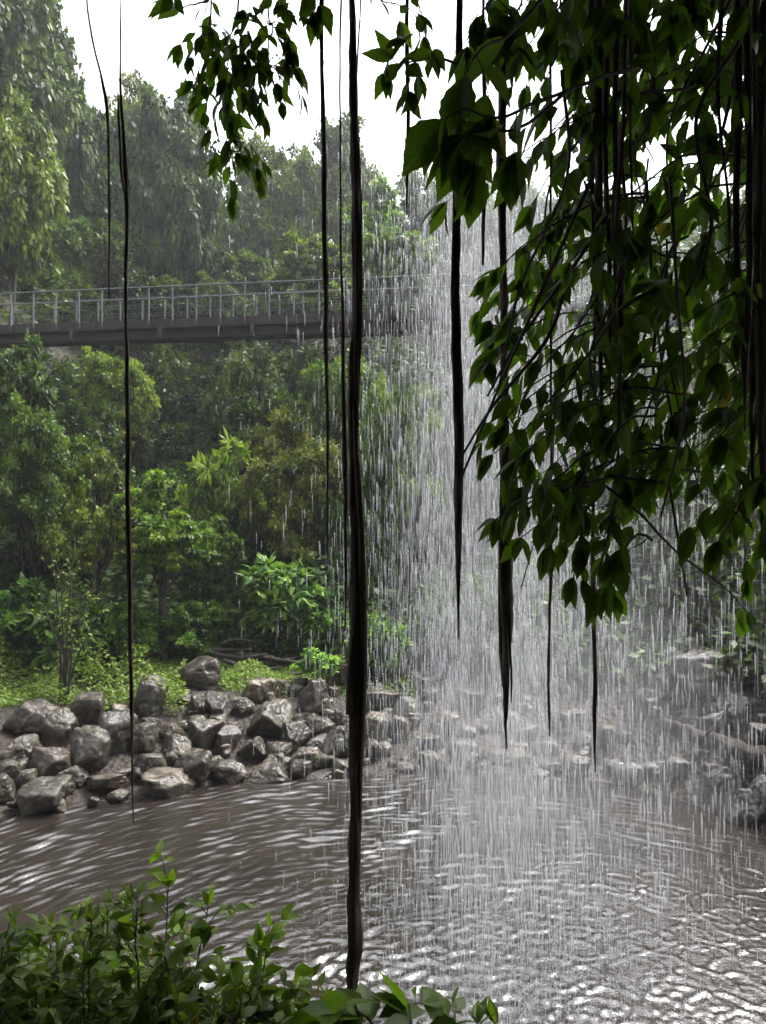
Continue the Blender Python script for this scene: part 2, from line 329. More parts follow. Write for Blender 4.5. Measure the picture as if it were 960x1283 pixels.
# (px centre x, y, width, height, kind r/a, tone, label)
BL = [
 (38,905,66,48,'r',.55,'broad dark boulder at the far left of the bank below the herbs'),
 (72,915,49,48,'r',.85,'upright egg-shaped brown boulder leaning on the dark one at far left'),
 (110,893,52,44,'r',1.0,'rounded pale-topped boulder beside the thin sapling stems'),
 (143,922,48,56,'r',.5,'tall blackish boulder just left of the thin long hanging root'),
 (113,945,54,56,'r',.75,'big rounded mottled boulder below the pale-topped one'),
 (25,944,46,38,'r',.9,'brown rounded boulder near the left edge, one row above the water'),
 (62,960,56,44,'r',1.05,'sloping light brown boulder with a diagonal edge, left bank'),
 (10,967,36,24,'r',.8,'low grey boulder touching the left edge of the picture'),
 (30,979,28,24,'r',.75,'small mossy boulder behind the large waterside rock at left'),
 (4,987,30,30,'r',.95,'cut-off boulder lowest at the left edge'),
 (52,1001,62,42,'r',.9,'large flat-topped waterside boulder nearest the lower left bank'),
 (70,988,32,26,'r',.75,'rounded rock peeping over the large waterside boulder at left'),
 (92,975,44,28,'a',.7,'dark wedge-shaped rock between two round boulders at left'),
 (136,982,52,26,'a',.75,'long low slab with a pale crest at the foot of the long root'),
 (148,997,32,13,'r',.7,'thin flat rock barely clear of the water by the long root'),
 (188,877,44,52,'r',.8,'tall squarish boulder right of the long root, below the herbs'),
 (181,926,32,36,'r',.95,'pale rounded rock immediately right of the long thin root'),
 (190,909,26,20,'r',.75,'small brown rock under the tall squarish boulder'),
 (191,962,50,34,'r',.7,'domed dark boulder right of the long root near the water'),
 (210,988,64,36,'a',.85,'wide wet boulder jutting into the pool right of the long root'),
 (241,963,52,38,'r',.6,'dark rounded waterside boulder next to the wide wet one'),
 (222,938,42,32,'a',.95,'cracked angular light rock above the dark waterside boulders'),
 (214,920,30,26,'r',1.0,'small rock with a tuft of moss at mid bank left of centre'),
 (251,848,56,44,'r',.62,'dark rough boulder topmost on the bank among the herbs'),
 (149,892,30,20,'r',.9,'small smooth rock behind the tall blackish boulder'),
 (232,878,28,16,'r',1.1,'small flat pale brown rock below the topmost dark boulder'),
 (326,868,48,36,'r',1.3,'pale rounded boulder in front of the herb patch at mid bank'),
 (339,907,56,50,'a',1.05,'large block with flat pale top and black shadowed front'),
 (396,878,42,50,'a',1.0,'tall split boulder left of the thick root, pale on top'),
 (424,845,34,36,'a',1.25,'yellowish boulder high on the bank beside the thick root'),
 (256,925,40,42,'a',1.1,'sharp-edged boulder with a bright tilted face'),
 (287,927,32,32,'a',.8,'triangular brown rock right of the bright tilted boulder'),
 (274,905,26,18,'r',.95,'small wedge of rock between the tilted boulder and the dark one'),
 (272,888,38,34,'a',.6,'dark leaning rock below the topmost boulder'),
 (247,885,24,30,'r',.8,'narrow upright rock left of the dark leaning one'),
 (303,888,34,24,'r',.95,'brown rounded rock behind the flat-topped block'),
 (287,968,50,26,'r',.85,'smooth oval boulder lying at the water line left of centre'),
 (334,971,56,30,'a',.8,'pointed wedge boulder sloping into the pool'),
 (319,941,32,30,'a',.8,'upright brown rock under the flat-topped block'),
 (348,945,34,24,'r',.75,'rough rock between the flat-topped block and the pool'),
 (370,925,42,38,'a',.75,'dark pitted boulder right of the flat-topped block'),
 (384,950,44,28,'r',1.05,'loaf-shaped light boulder near the water left of the thick root'),
 (377,964,30,20,'r',.7,'dark round rock in front of the loaf-shaped boulder'),
 (397,975,46,14,'r',.8,'flat rock lying in the shallows left of the thick root'),
 (402,914,36,28,'a',1.05,'flat pale-capped rock just left of the thick root'),
 (378,901,30,15,'r',.95,'thin flat rock below the tall split boulder'),
 (422,935,38,44,'a',.8,'large brown boulder half hidden by the thick root'),
 (400,933,32,20,'r',.9,'low rock wedged against the half hidden boulder'),
 (431,906,26,28,'r',.85,'rounded rock peeping out on the left of the thick root'),
 (415,897,26,16,'r',1.0,'small pale stone above the flat pale-capped rock'),
 (374,857,26,14,'a',.9,'little angular stone above the tall split boulder'),
 (361,864,24,16,'r',.95,'small stone between pale boulder and tall split boulder'),
 (428,961,24,18,'r',.8,'small waterside stone touching the thick root'),
 (270,956,26,14,'r',1.0,'small reddish stone among the waterside boulders'),
 (468,840,22,26,'r',.85,'small boulder high on the bank right of the thick root'),
 (480,878,48,26,'a',1.15,'sloping yellowish slab right of the thick root'),
 (511,889,38,28,'r',.95,'rounded boulder under the first rain of drops'),
 (473,915,36,38,'r',1.05,'pale boulder touching the thick root on its right'),
 (503,911,28,26,'r',.85,'mid bank boulder streaked by drops right of the pale one'),
 (485,897,20,18,'r',1.0,'small yellow stone under the sloping slab'),
 (538,935,36,26,'a',1.1,'angular olive block behind the falling drops'),
 (540,958,38,30,'r',1.0,'rounded olive boulder at the water under the angular block'),
 (583,949,54,42,'r',.8,'large grey boulder at the water in the veil of drops'),
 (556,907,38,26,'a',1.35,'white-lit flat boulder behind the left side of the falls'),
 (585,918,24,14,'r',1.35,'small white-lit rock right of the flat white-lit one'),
 (600,965,30,18,'r',.8,'half sunk rock right of the large grey waterside boulder'),
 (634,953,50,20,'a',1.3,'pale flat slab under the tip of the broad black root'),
 (508,979,38,12,'r',.95,'flat pale rock awash in the shallows right of the thick root'),
 (468,941,26,26,'r',.8,'brown rock right of the thick root at the water'),
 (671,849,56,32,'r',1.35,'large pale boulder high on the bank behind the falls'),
 (663,921,42,26,'r',1.1,'pale rock behind the falls left of the thin brown root'),
 (681,939,36,18,'a',1.0,'slanting slab at the end of the thin brown root'),
 (880,855,90,68,'a',.95,'biggest angular boulder on the right bank'),
 (852,829,58,18,'a',1.0,'long curved slab lying above the biggest right bank boulder'),
 (898,805,36,14,'a',1.0,'flat broken stone highest on the right bank'),
 (943,850,44,28,'a',1.0,'stacked flaky rock at the right edge'),
 (938,874,30,16,'a',1.25,'small pale triangular stone right of the biggest boulder'),
 (896,909,36,38,'a',1.15,'grey blocky stone sitting above the fallen log'),
 (865,903,34,16,'a',1.1,'brownish flat stone left of the grey block above the log'),
 (934,1013,56,46,'a',1.1,'pale grey cornered rock in the pool at lower right'),
 (956,926,28,32,'a',1.1,'pale cut-off rock at the right edge above the log'),
 (845,966,38,30,'r',.9,'rounded rock in the spray below the log'),
 (789,971,32,28,'r',1.0,'misty round rock at the foot of the falls'),
 (930,895,70,44,'a',.5,'dark massive rock directly behind the fallen log'),
 (812,876,38,26,'r',.6,'dark rock behind the falls left of the biggest boulder'),
 (898,971,32,20,'a',.8,'low dark rock under the fallen log'),
 (722,961,30,24,'r',1.0,'misty rock at the water between the two thin roots'),
 (760,925,44,34,'r',.85,'spray-washed boulder right of the thin root tip'),
 (715,905,46,30,'r',.9,'blurred boulder behind the falls between the thin roots'),
 (640,905,40,26,'r',.9,'dim boulder behind the broad black root'),
 (520,855,34,26,'r',.8,'grey boulder below the shrubs behind the drops'),
 (590,880,40,28,'r',.85,'hazy boulder in the middle of the bank behind the falls'),
 (960,1000,36,50,'a',.5,'black rock at the right edge in the pool'),
]
OCC = []
def put_rock(px, py, w, h, ang, tone, label, seed, group, lo=False, d=None, grey=False):
    pb = py+h*.40; d = hit(px, pb) if d is None else d
    k = d/F; c = P(px, py, d+.35*w*k); rs = R(seed+500)
    v, f = rock_verts(seed, ang, lo); hz = h*k/2
    s = np.array([w*k/2*1.02, (w*.55+h*.45)*k/2*1.05, hz*1.14]); v = v*s; v[:, 2] -= 0
    a = rs.uniform(-.12, .12); ca, sa = math.cos(a), math.sin(a); v = np.stack([v[:, 0]*ca-v[:, 2]*sa, v[:, 1], v[:, 0]*sa+v[:, 2]*ca], -1)
    o = Acc().add(v, f).build('boulder' if w > 30 else 'rock', M_rockgrey if grey else M_rock)
    o.location = c; wm = rs.uniform(-.06, .06); o.color = (tone*(1+wm), tone, tone*(1-wm), 1)
    tag(o, label, 'boulder' if w > 30 else 'rock', group); OCC.append((px, py, w, h)); return o
for i, (px, py, w, h, kd, tone, lab) in enumerate(BL):
    put_rock(px, py, w, h, kd == 'a', tone, lab, 100+i, 'boulders on the right bank' if px > 700 else 'boulders heaped along the far bank', grey=px > 760)
rs = R(77); regions = [
 (0,168,895,1012,26,'small stone filling a gap between boulders left of the long thin root'),
 (168,300,868,985,34,'small stone in the chinks between the long root and the flat-topped block'),
 (290,438,845,972,40,'small stone in the rubble just left of the thick root'),
 (455,640,845,968,40,'small stone in the bank rubble behind the first drops'),
 (640,800,850,980,34,'small stone in the bank dimmed by the waterfall'),
 (800,960,800,990,52,'small broken stone in the scree of the right bank')]
for x0, x1, y0, y1, n, lab in regions:
    for k in range(n):
        px, py = rs.uniform(x0, x1), rs.uniform(y0, y1)
        if (px < 230 and py < 880): continue
        sz = rs.uniform(8, 22)
        put_rock(px, py, sz*rs.uniform(1, 1.5), sz*rs.uniform(.6, .9), rs.rand() < .5, rs.uniform(.6, 1.2), lab, rs.randint(9999), 'small stones between the boulders', True, grey=px > 800)

# fallen log, driftwood
acc = Acc(); a = P(832, 908, 12.2); b_ = P(985, 968, 10.8)
tube(acc, spline([a, (a+b_)/2+[0, 0, .03], b_+[.8, -.3, -.1]], 40), np.linspace(.10, .17, 40), 18, 1, .4, 4)
root = empty('fallen_log', tuple(a), 'reddish brown fallen log slanting down the right bank to the pool', 'log')
lo_ = acc.build('trunk', M_log, root); lo_.location = -a
acc = Acc(); tube(acc, spline([P(880, 925, 11.6), P(905, 900, 11.5), P(915, 880, 11.4)], 10), np.linspace(.03, .01, 10), 6); q = acc.build('branch_stub', M_log, root); q.location = -a
rs = R(8)
for k in range(16):
    x0 = rs.uniform(262, 340); y0 = rs.uniform(806, 838); ln = rs.uniform(30, 75); an = rs.uniform(-.28, .30); d = rs.uniform(16.6, 17.6)
    acc = Acc(); p0 = P(x0, y0, d); p1 = P(x0+ln*math.cos(an), y0+ln*math.sin(an)*.8, d+rs.uniform(-.5, .5))
    tube(acc, spline([p0, (p0+p1)/2+rs.randn(3)*.06, p1], 12), np.linspace(rs.uniform(.03, .085), .02, 12), 7, 1, .3, k)
    tag(acc.build('dead_branch', M_log), 'dead reddish branch lying in the heap behind the boulders', 'branch', 'dead branches heaped behind the boulders')

# ------------------------------------------------------------------ foliage prototypes
LV = np.array([[0, 0, 0], [.42, .27, -.05], [1, 0, -.16], [.42, -.27, -.05], [.48, 0, .03]]); LF = np.array([[0, 4, 1], [1, 4, 2], [0, 3, 4], [4, 3, 2]])
LV4 = np.array([[0, 0, 0], [.45, .28, -.04], [1, 0, -.12], [.45, -.28, -.04]]); LF4 = np.array([[0, 3, 2, 1]])
PROTO = {}
def crown(name, seed, nl, nc, nleaf, lr, cr, leaf, flat=.6, droop=.35, sh=1.0, inner=4, mat_=None, zmin=-.8):
    rs = R(seed)
    dirs = []
    while len(dirs) < nl:
        d = unit(rs.randn(3))
        if d[2] > zmin: dirs.append(d*rs.uniform(.5, 1.0-lr*.75))
    for k in range(inner): dirs.append(unit(rs.randn(3))*.25)
    lob = np.array(dirs); lrr = lr*rs.uniform(.7, 1.2, len(lob))
    cc = np.repeat(lob, nc, 0); cd = unit(rs.randn(len(cc), 3)+[0, 0, .35]); rad = np.repeat(lrr, nc)*rs.uniform(.45, 1.0, len(cc))
    clump = cc+cd*rad[:, None]*[1, 1, .8]
    pos = np.repeat(clump, nleaf, 0); n = len(pos); lobe = np.repeat(cc, nleaf, 0)
    g = rs.randn(n, 3)*[1, 1, flat]; pos = pos+g*cr*.43; leaf = leaf*1.9
    outw = unit(pos-lobe+1e-4)
    t = unit(outw*.5+unit(g)*.6+rs.randn(n, 3)*.35+[0, 0, -droop])
    nm = unit(outw*.45+rs.randn(n, 3)*.45+[0, 0, .75])
    sz = leaf*rs.uniform(.6, 1.25, n)
    ct = np.clip(np.repeat(rs.uniform(.0, .8, len(clump)), nleaf)+rs.randn(n)*.18, 0, 1)
    a = Acc(); inst(a, LV if nleaf*len(clump) < 9000 else LV4, LF if nleaf*len(clump) < 9000 else LF4, frames(t, nm, sz), pos, ct)
    o = a.build('crown', mat_ or M_leaf, smooth=False, attrs=True); me = o.data; me.name = 'crown_'+name; bpy.data.objects.remove(o)
    PROTO[name] = (me, clump[rs.permutation(len(clump))[:26]]); return me
crown('dense1', 1, 22, 12, 120, .36, .11, .045)
crown('dense2', 2, 26, 12, 110, .32, .10, .042)
crown('fine1', 3, 24, 16, 110, .34, .09, .030)
crown('fine2', 4, 18, 18, 110, .40, .10, .032, mat_=M_leafbrown)
crown('airy1', 5, 18, 7, 90, .30, .08, .034, .5, .3, inner=1)
crown('airy2', 6, 14, 8, 80, .34, .08, .040, .4, .5, inner=1)
crown('broad1', 7, 14, 8, 26, .36, .12, .10, .5, .3, inner=2)
crown('broad2', 8, 12, 7, 18, .4, .14, .15, .45, .35, inner=2)
crown('layer1', 9, 20, 9, 80, .30, .12, .05, .22, .25, inner=2)
crown('drape1', 10, 26, 12, 110, .30, .10, .045, 1.1, .9)
crown('drape2', 11, 22, 14, 100, .34, .10, .05, 1.2, .9)

def tree(kind, px, top, bot, w, d, proto, col, label, cat='tree', lean=0, group='trees and shrubs of the gorge', trunk_r=None, seed=None, depth=1.0, part='crown'):
    seed = seed or int(px*7+top*3) % 9973; rs = R(seed); k = d/F
    c = P(px, (top+bot)/2, d); rx = w/2*k; rz = (bot-top)/2*k; ry = rx*depth
    gz = float(H(c[0], c[1])); base = np.array([c[0]+lean, c[1], gz-.1])
    root = empty(kind, tuple(base), label, cat, group)
    me, cl = PROTO[proto]; o = bpy.data.objects.new(part, me); COL.objects.link(o); o.parent = root
    o.location = c-base; o.scale = (rx, ry, rz); o.rotation_euler = (0, 0, rs.rand()*TAU if abs(depth-1) < .3 else 0)
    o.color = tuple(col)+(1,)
    ang = o.rotation_euler.z; acc = Acc(); tr = trunk_r or max(.03, rx*.05)
    foot = np.zeros(3); topc = c-base+np.array([0, 0, rz*.25]); mid = (foot+topc)/2+np.r_[rs.randn(2)*rx*.08, 0]
    tube(acc, spline([foot, mid, topc], 16), np.linspace(tr, tr*.35, 16), 9, 1, .2, seed % 50)
    for q in cl[:18]:
        e = np.array([q[0]*math.cos(ang)-q[1]*math.sin(ang), q[0]*math.sin(ang)+q[1]*math.cos(ang), q[2]])*[rx, ry, rz]+(c-base)
        s = foot+(topc-foot)*np.clip((e[2]-rz*.6)/max(topc[2], .1), .35, .92)
        tube(acc, spline([s, (s+e)/2+[0, 0, -.08*rz], e], 7), np.linspace(tr*.4, tr*.10, 7), 5, cap=False)
    acc.build('trunk' if cat == 'tree' else 'stem', M_bark, root); return root

G = lambda r, g, b: (r, g, b)
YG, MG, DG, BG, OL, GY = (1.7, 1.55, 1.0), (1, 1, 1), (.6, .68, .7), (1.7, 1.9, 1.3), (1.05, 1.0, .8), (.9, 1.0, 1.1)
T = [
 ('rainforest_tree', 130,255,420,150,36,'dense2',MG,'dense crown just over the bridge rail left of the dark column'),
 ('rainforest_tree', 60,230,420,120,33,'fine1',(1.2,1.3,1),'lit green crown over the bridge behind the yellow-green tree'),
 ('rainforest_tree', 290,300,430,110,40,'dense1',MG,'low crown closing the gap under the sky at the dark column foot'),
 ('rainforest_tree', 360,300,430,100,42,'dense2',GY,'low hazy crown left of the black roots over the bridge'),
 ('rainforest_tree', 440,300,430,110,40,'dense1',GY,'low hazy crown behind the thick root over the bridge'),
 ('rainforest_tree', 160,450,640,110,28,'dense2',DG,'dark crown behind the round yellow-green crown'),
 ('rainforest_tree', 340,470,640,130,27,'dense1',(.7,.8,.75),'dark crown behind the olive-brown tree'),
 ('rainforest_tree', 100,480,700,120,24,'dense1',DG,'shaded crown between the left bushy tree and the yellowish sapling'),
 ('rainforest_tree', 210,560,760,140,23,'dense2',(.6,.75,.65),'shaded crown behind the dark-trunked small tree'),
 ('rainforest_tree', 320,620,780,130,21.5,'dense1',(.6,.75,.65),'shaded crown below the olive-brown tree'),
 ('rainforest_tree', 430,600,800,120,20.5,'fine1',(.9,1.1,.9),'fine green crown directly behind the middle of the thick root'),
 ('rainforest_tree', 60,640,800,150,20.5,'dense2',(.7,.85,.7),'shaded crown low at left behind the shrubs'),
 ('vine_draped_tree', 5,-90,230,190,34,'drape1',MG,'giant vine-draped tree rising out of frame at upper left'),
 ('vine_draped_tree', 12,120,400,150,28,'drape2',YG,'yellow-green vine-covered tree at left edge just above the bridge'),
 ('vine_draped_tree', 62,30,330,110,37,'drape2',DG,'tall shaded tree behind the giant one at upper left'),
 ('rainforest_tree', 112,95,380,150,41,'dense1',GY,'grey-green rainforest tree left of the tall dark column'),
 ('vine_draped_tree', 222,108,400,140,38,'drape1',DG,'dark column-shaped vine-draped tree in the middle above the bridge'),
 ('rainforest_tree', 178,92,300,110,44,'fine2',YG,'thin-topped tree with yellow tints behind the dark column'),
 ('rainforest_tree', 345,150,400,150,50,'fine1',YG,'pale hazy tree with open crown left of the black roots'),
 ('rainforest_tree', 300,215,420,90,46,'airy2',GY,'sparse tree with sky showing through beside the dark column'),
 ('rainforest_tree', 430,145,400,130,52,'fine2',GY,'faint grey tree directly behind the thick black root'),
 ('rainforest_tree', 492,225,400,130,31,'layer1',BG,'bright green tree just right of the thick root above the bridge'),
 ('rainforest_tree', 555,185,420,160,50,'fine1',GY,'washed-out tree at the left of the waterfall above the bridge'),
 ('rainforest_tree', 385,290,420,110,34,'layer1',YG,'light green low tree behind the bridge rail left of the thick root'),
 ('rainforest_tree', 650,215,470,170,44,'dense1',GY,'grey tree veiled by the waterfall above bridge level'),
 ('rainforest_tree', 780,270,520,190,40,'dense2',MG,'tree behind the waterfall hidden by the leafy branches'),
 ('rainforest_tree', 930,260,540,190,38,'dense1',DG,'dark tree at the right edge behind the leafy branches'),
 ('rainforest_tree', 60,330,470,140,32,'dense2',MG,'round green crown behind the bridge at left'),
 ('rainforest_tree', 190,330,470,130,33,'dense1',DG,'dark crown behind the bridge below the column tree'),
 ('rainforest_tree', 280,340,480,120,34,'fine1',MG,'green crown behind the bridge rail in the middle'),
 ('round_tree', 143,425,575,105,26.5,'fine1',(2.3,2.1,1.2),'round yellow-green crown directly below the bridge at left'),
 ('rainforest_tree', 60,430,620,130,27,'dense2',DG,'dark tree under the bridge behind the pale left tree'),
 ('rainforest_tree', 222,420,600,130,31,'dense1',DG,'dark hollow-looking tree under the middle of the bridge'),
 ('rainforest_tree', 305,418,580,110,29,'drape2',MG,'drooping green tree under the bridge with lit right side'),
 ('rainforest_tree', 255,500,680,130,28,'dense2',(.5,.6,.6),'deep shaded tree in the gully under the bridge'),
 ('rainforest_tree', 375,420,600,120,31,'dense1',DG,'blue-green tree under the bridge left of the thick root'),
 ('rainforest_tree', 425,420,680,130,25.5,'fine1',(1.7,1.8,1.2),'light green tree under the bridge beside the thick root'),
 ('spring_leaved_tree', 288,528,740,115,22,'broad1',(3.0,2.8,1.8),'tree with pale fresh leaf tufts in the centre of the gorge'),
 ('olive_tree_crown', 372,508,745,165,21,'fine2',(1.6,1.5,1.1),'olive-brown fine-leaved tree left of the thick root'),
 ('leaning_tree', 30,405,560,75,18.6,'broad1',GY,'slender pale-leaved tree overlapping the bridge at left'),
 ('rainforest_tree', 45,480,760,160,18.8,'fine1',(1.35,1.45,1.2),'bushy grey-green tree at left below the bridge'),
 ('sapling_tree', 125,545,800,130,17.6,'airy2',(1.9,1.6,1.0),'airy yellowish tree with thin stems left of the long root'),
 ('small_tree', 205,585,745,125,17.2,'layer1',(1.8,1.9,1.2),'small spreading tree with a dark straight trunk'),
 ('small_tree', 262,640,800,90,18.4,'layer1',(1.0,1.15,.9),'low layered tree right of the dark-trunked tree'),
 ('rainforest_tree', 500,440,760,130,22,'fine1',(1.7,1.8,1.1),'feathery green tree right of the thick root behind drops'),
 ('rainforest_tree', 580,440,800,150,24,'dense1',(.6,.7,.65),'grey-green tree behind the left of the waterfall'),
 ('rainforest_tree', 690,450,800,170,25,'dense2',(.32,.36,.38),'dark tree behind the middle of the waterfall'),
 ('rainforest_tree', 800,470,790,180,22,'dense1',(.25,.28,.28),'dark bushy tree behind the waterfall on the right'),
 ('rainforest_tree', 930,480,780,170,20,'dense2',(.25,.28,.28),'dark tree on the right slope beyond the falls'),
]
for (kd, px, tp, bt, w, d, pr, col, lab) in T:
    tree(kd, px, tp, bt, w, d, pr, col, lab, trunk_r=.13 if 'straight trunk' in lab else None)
S = [
 ('broad_leaved_shrub', 352,690,800,115,18.3,'broad2',(1.89,2.17,1.96),'broad-leaved shrub with pale round leaves above the dead branches'),
 ('shrub', 20,715,850,120,16.8,'broad1',(1.30,1.67,1.30),'leafy shrub at the left edge behind the herbs'),
 ('shrub', 95,735,850,110,16.6,'broad2',(1.45,1.74,1.45),'big-leaved shrub behind the thin sapling stems'),
 ('shrub', 160,745,845,90,16.9,'dense1',(1.30,1.59,1.16),'shrub behind the long thin root at herb level'),
 ('shrub', 235,740,840,100,17.6,'dense2',(1.16,1.45,1.16),'dark green shrub right of the small tree trunk'),
 ('shrub', 295,735,825,90,18.6,'dense1',(1.01,1.30,1.09),'shaded shrub left of the dead branches'),
 ('shrub', 400,730,830,90,18,'broad1',(1.59,1.89,1.45),'glossy shrub left of the thick root behind the bank'),
 ('leafy_herb', 398,808,856,60,15.6,'broad1',(2.90,3.48,2.32),'bright leafy herb clump above the tall split boulder'),
 ('shrub', 470,760,860,80,16.4,'broad1',(1.89,2.32,1.59),'bright shrub right of the thick root on the bank'),
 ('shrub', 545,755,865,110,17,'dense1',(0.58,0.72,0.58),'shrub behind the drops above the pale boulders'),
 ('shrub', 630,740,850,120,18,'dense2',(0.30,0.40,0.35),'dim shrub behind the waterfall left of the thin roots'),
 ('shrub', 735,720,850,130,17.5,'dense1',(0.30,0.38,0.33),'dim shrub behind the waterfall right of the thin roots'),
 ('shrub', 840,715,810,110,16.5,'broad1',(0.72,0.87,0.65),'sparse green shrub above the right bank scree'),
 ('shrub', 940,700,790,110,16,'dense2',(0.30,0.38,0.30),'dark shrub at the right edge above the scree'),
]
for (kd, px, tp, bt, w, d, pr, col, lab) in S: tree(kd, px, tp, bt, w, d, pr, col, lab, cat='shrub' if 'herb' not in kd else 'herb', part='foliage')
# unseen-from-here neighbours standing either side, so the gorge carries on
rs = R(12)
for k, (px, tp, bt, w, d) in enumerate([(-120,-50,420,200,30), (-90,380,760,190,20), (1080,150,560,220,32), (1070,500,850,190,17), (-260,100,700,240,26)]):
    tree('rainforest_tree', px, tp, bt, w, d, 'dense1', MG, ['tall tree standing just beyond the left edge', 'bushy tree just beyond the left edge below the bridge', 'tall tree just beyond the right edge', 'low tree just beyond the right edge', 'farthest tree beyond the left edge'][k])

# bare sapling stems by the bank
root = empty('bare_sapling', tuple(P(82, 885, 14.4)), 'clump of thin nearly bare stems rising from the herbs at left', 'sapling', 'trees and shrubs of the gorge')
o0 = P(82, 885, 14.4); rs = R(21); la = Acc(); lp, lt = [], []
for (x1, y1) in [(66, 700), (76, 715), (94, 672), (104, 745), (118, 730), (56, 760), (132, 760)]:
    acc = Acc(); a = o0+[rs.uniform(-.08, .08), rs.uniform(-.1, .1), 0]; e = P(x1, y1, 14.4+rs.uniform(-.4, .4)); pts = spline([a, (a+e)/2+[(o0[0]-e[0])*.2, 0, 0], e], 18)-o0
    tube(acc, pts, np.linspace(.028, .007, 18), 6, 1, .15, 3)
    for q in range(6):
        s = pts[rs.randint(7, 17)]; e2 = s+[rs.uniform(-.45, .45), rs.uniform(-.3, .3), rs.uniform(.1, .5)]; tw = spline([s, (s+e2)/2+[0, 0, -.03], e2], 6)
        tube(acc, tw, np.linspace(.008, .003, 6), 4, cap=False)
        for u in range(7): lp.append(tw[rs.randint(1, 6)]+rs.randn(3)*.03); lt.append([rs.uniform(-1, 1), rs.uniform(-1, 1), -.2])
    acc.build('stem', M_bark, root)
lp = np.array(lp); lt = np.array(lt); inst(la, LV, LF, frames(lt, rs.randn(len(lp), 3)*.4+[0, 0, 1], rs.uniform(.06, .11, len(lp))), lp, rs.rand(len(lp)))
q = la.build('leaves', M_leaf, root, False, True); q.color = (1.6, 1.5, 1, 1)

# ground cover herbs and undergrowth (uncountable)
rs = R(31); la = Acc()
def scatter(n, fx, size, up=.5, h=.25, tint=(.2, 1)):
    x, y = fx(n); z = H(x, y); cl = vnoise(np.stack([x*1.7, y*1.7, 0*x], -1), 9)
    pos = np.stack([x, y, z+h*rs.rand(len(x))*np.clip(.5+1.1*cl, .12, 2)], -1); t = np.stack([rs.randn(len(x)), rs.randn(len(x)), rs.uniform(-.3, up+.5, len(x))], -1)
    inst(la, LV, LF, frames(t, rs.randn(len(x), 3)*.45+[0, -.25, .9], size*rs.uniform(.6, 1.3, len(x))), pos, np.clip(rs.uniform(*tint, len(x))+.3*cl, 0, 1))
def f1(n):
    px = rs.uniform(-60, 232, n); d = rs.uniform(14.0, 19.5, n); return (px-CX)/F*d, d
def f2(n):
    px = rs.uniform(268, 372, n)+rs.randn(n)*6; d = rs.uniform(15.2, 17.4, n); return (px-CX)/F*d, d
def f3(n):
    px = rs.uniform(375, 520, n); d = rs.uniform(15.4, 17.6, n); return (px-CX)/F*d, d
scatter(17000, f1, .10, h=.6); scatter(4200, f2, .085, h=.22); scatter(2600, f3, .09, h=.25)
q = la.build('ground_herbs', M_herb, None, False, True); q.color = (1.55, 1.4, .9, 1)
tag(q, 'bright green low herbs covering the bank behind the boulders', 'herbs', kind='stuff')
la = Acc()
def f4(n):
    y = 17.5+rs.rand(n)**1.3*44; x = rs.uniform(-.75, .75, n)*y*1.05; return x, y
for s0 in range(1):
    x, y = f4(120000); x2 = rs.uniform(2.2, 9, 9000); y2 = np.interp(x2, SHX, SHY)+2.6+rs.uniform(.4, 7, 9000)**1.1; x, y = np.r_[x, x2], np.r_[y, y2]; z = H(x, y); cl = fbm(np.stack([x*.6, y*.6, 0*x], -1), 3, 14)
    pos = np.stack([x, y, z+np.abs(cl)*2.6*rs.rand(len(x))**.6+.15*rs.rand(len(x))], -1)
    t = np.stack([rs.randn(len(x)), rs.randn(len(x))-.4, rs.uniform(-.6, .4, len(x))], -1)
    inst(la, LV4, LF4, frames(t, rs.randn(len(x), 3)*.45+[0, -.4, .8], (.13+y*.006)*rs.uniform(.6, 1.3, len(x))), pos, np.clip(rs.uniform(0, .7, len(x))+.3*cl, 0, 1))
q = la.build('undergrowth', M_leaf, None, False, True); q.color = (.9, 1, .9, 1)
tag(q, 'dense shaded undergrowth covering the slope of the gorge', 'undergrowth', kind='stuff')

# ------------------------------------------------------------------ footbridge
def bp(px_or_x): return 21.35-.133*px_or_x
A = np.array([-22, bp(-22), 0]); B = np.array([13, bp(13), 0]); ax = unit(B-A); nrm = np.array([-ax[1], ax[0], 0]); LEN = np.linalg.norm(B-A)
def BP(s, off, z): return A+ax*s+nrm*off+np.array([0, 0, z])
ZD, ZR, BW = 10.28, 11.24, 1.02
root = empty('footbridge', tuple(BP(LEN/2, 0, ZD)), 'long elevated footbridge with galvanised railings spanning the gorge', 'bridge'); ro = BP(LEN/2, 0, ZD)
def bpart(acc, name, m): o = acc.build(name, m, root, False); o.location = -ro; return o
a = Acc()
for k in range(int(LEN/.145)): box(a, BP(.07+k*.145, BW/2, ZD-.02), (.132, BW-.02, .04), ax)
bpart(a, 'deck', M_deck)
for off in (0, BW): bpart(box(Acc(), BP(LEN/2, off, ZD-.12), (LEN, .07, .26), ax), 'edge_beam', M_beam)
for off in (.22, BW-.22): bpart(box(Acc(), BP(LEN/2, off, ZD-.40), (LEN, .10, .22), ax), 'girder', M_beam)
for k in range(13):
    bpart(box(Acc(), BP(1.2+k*2.85, BW/2, ZD-.30), (.10, BW+.12, .10), ax), 'cross_beam', M_rust)
    bpart(box(Acc(), BP(1.2+k*2.85, -.045, ZD-.38), (.11, .05, .26), ax), 'hanger_plate', M_rust)
for k in range(12):
    bpart(tube(Acc(), [BP(1.3+k*2.85, .1, ZD-.51), BP(2.6+k*2.85, BW/2, ZD-.60), BP(4.0+k*2.85, .1, ZD-.51)], .022, 6), 'brace', M_beam)
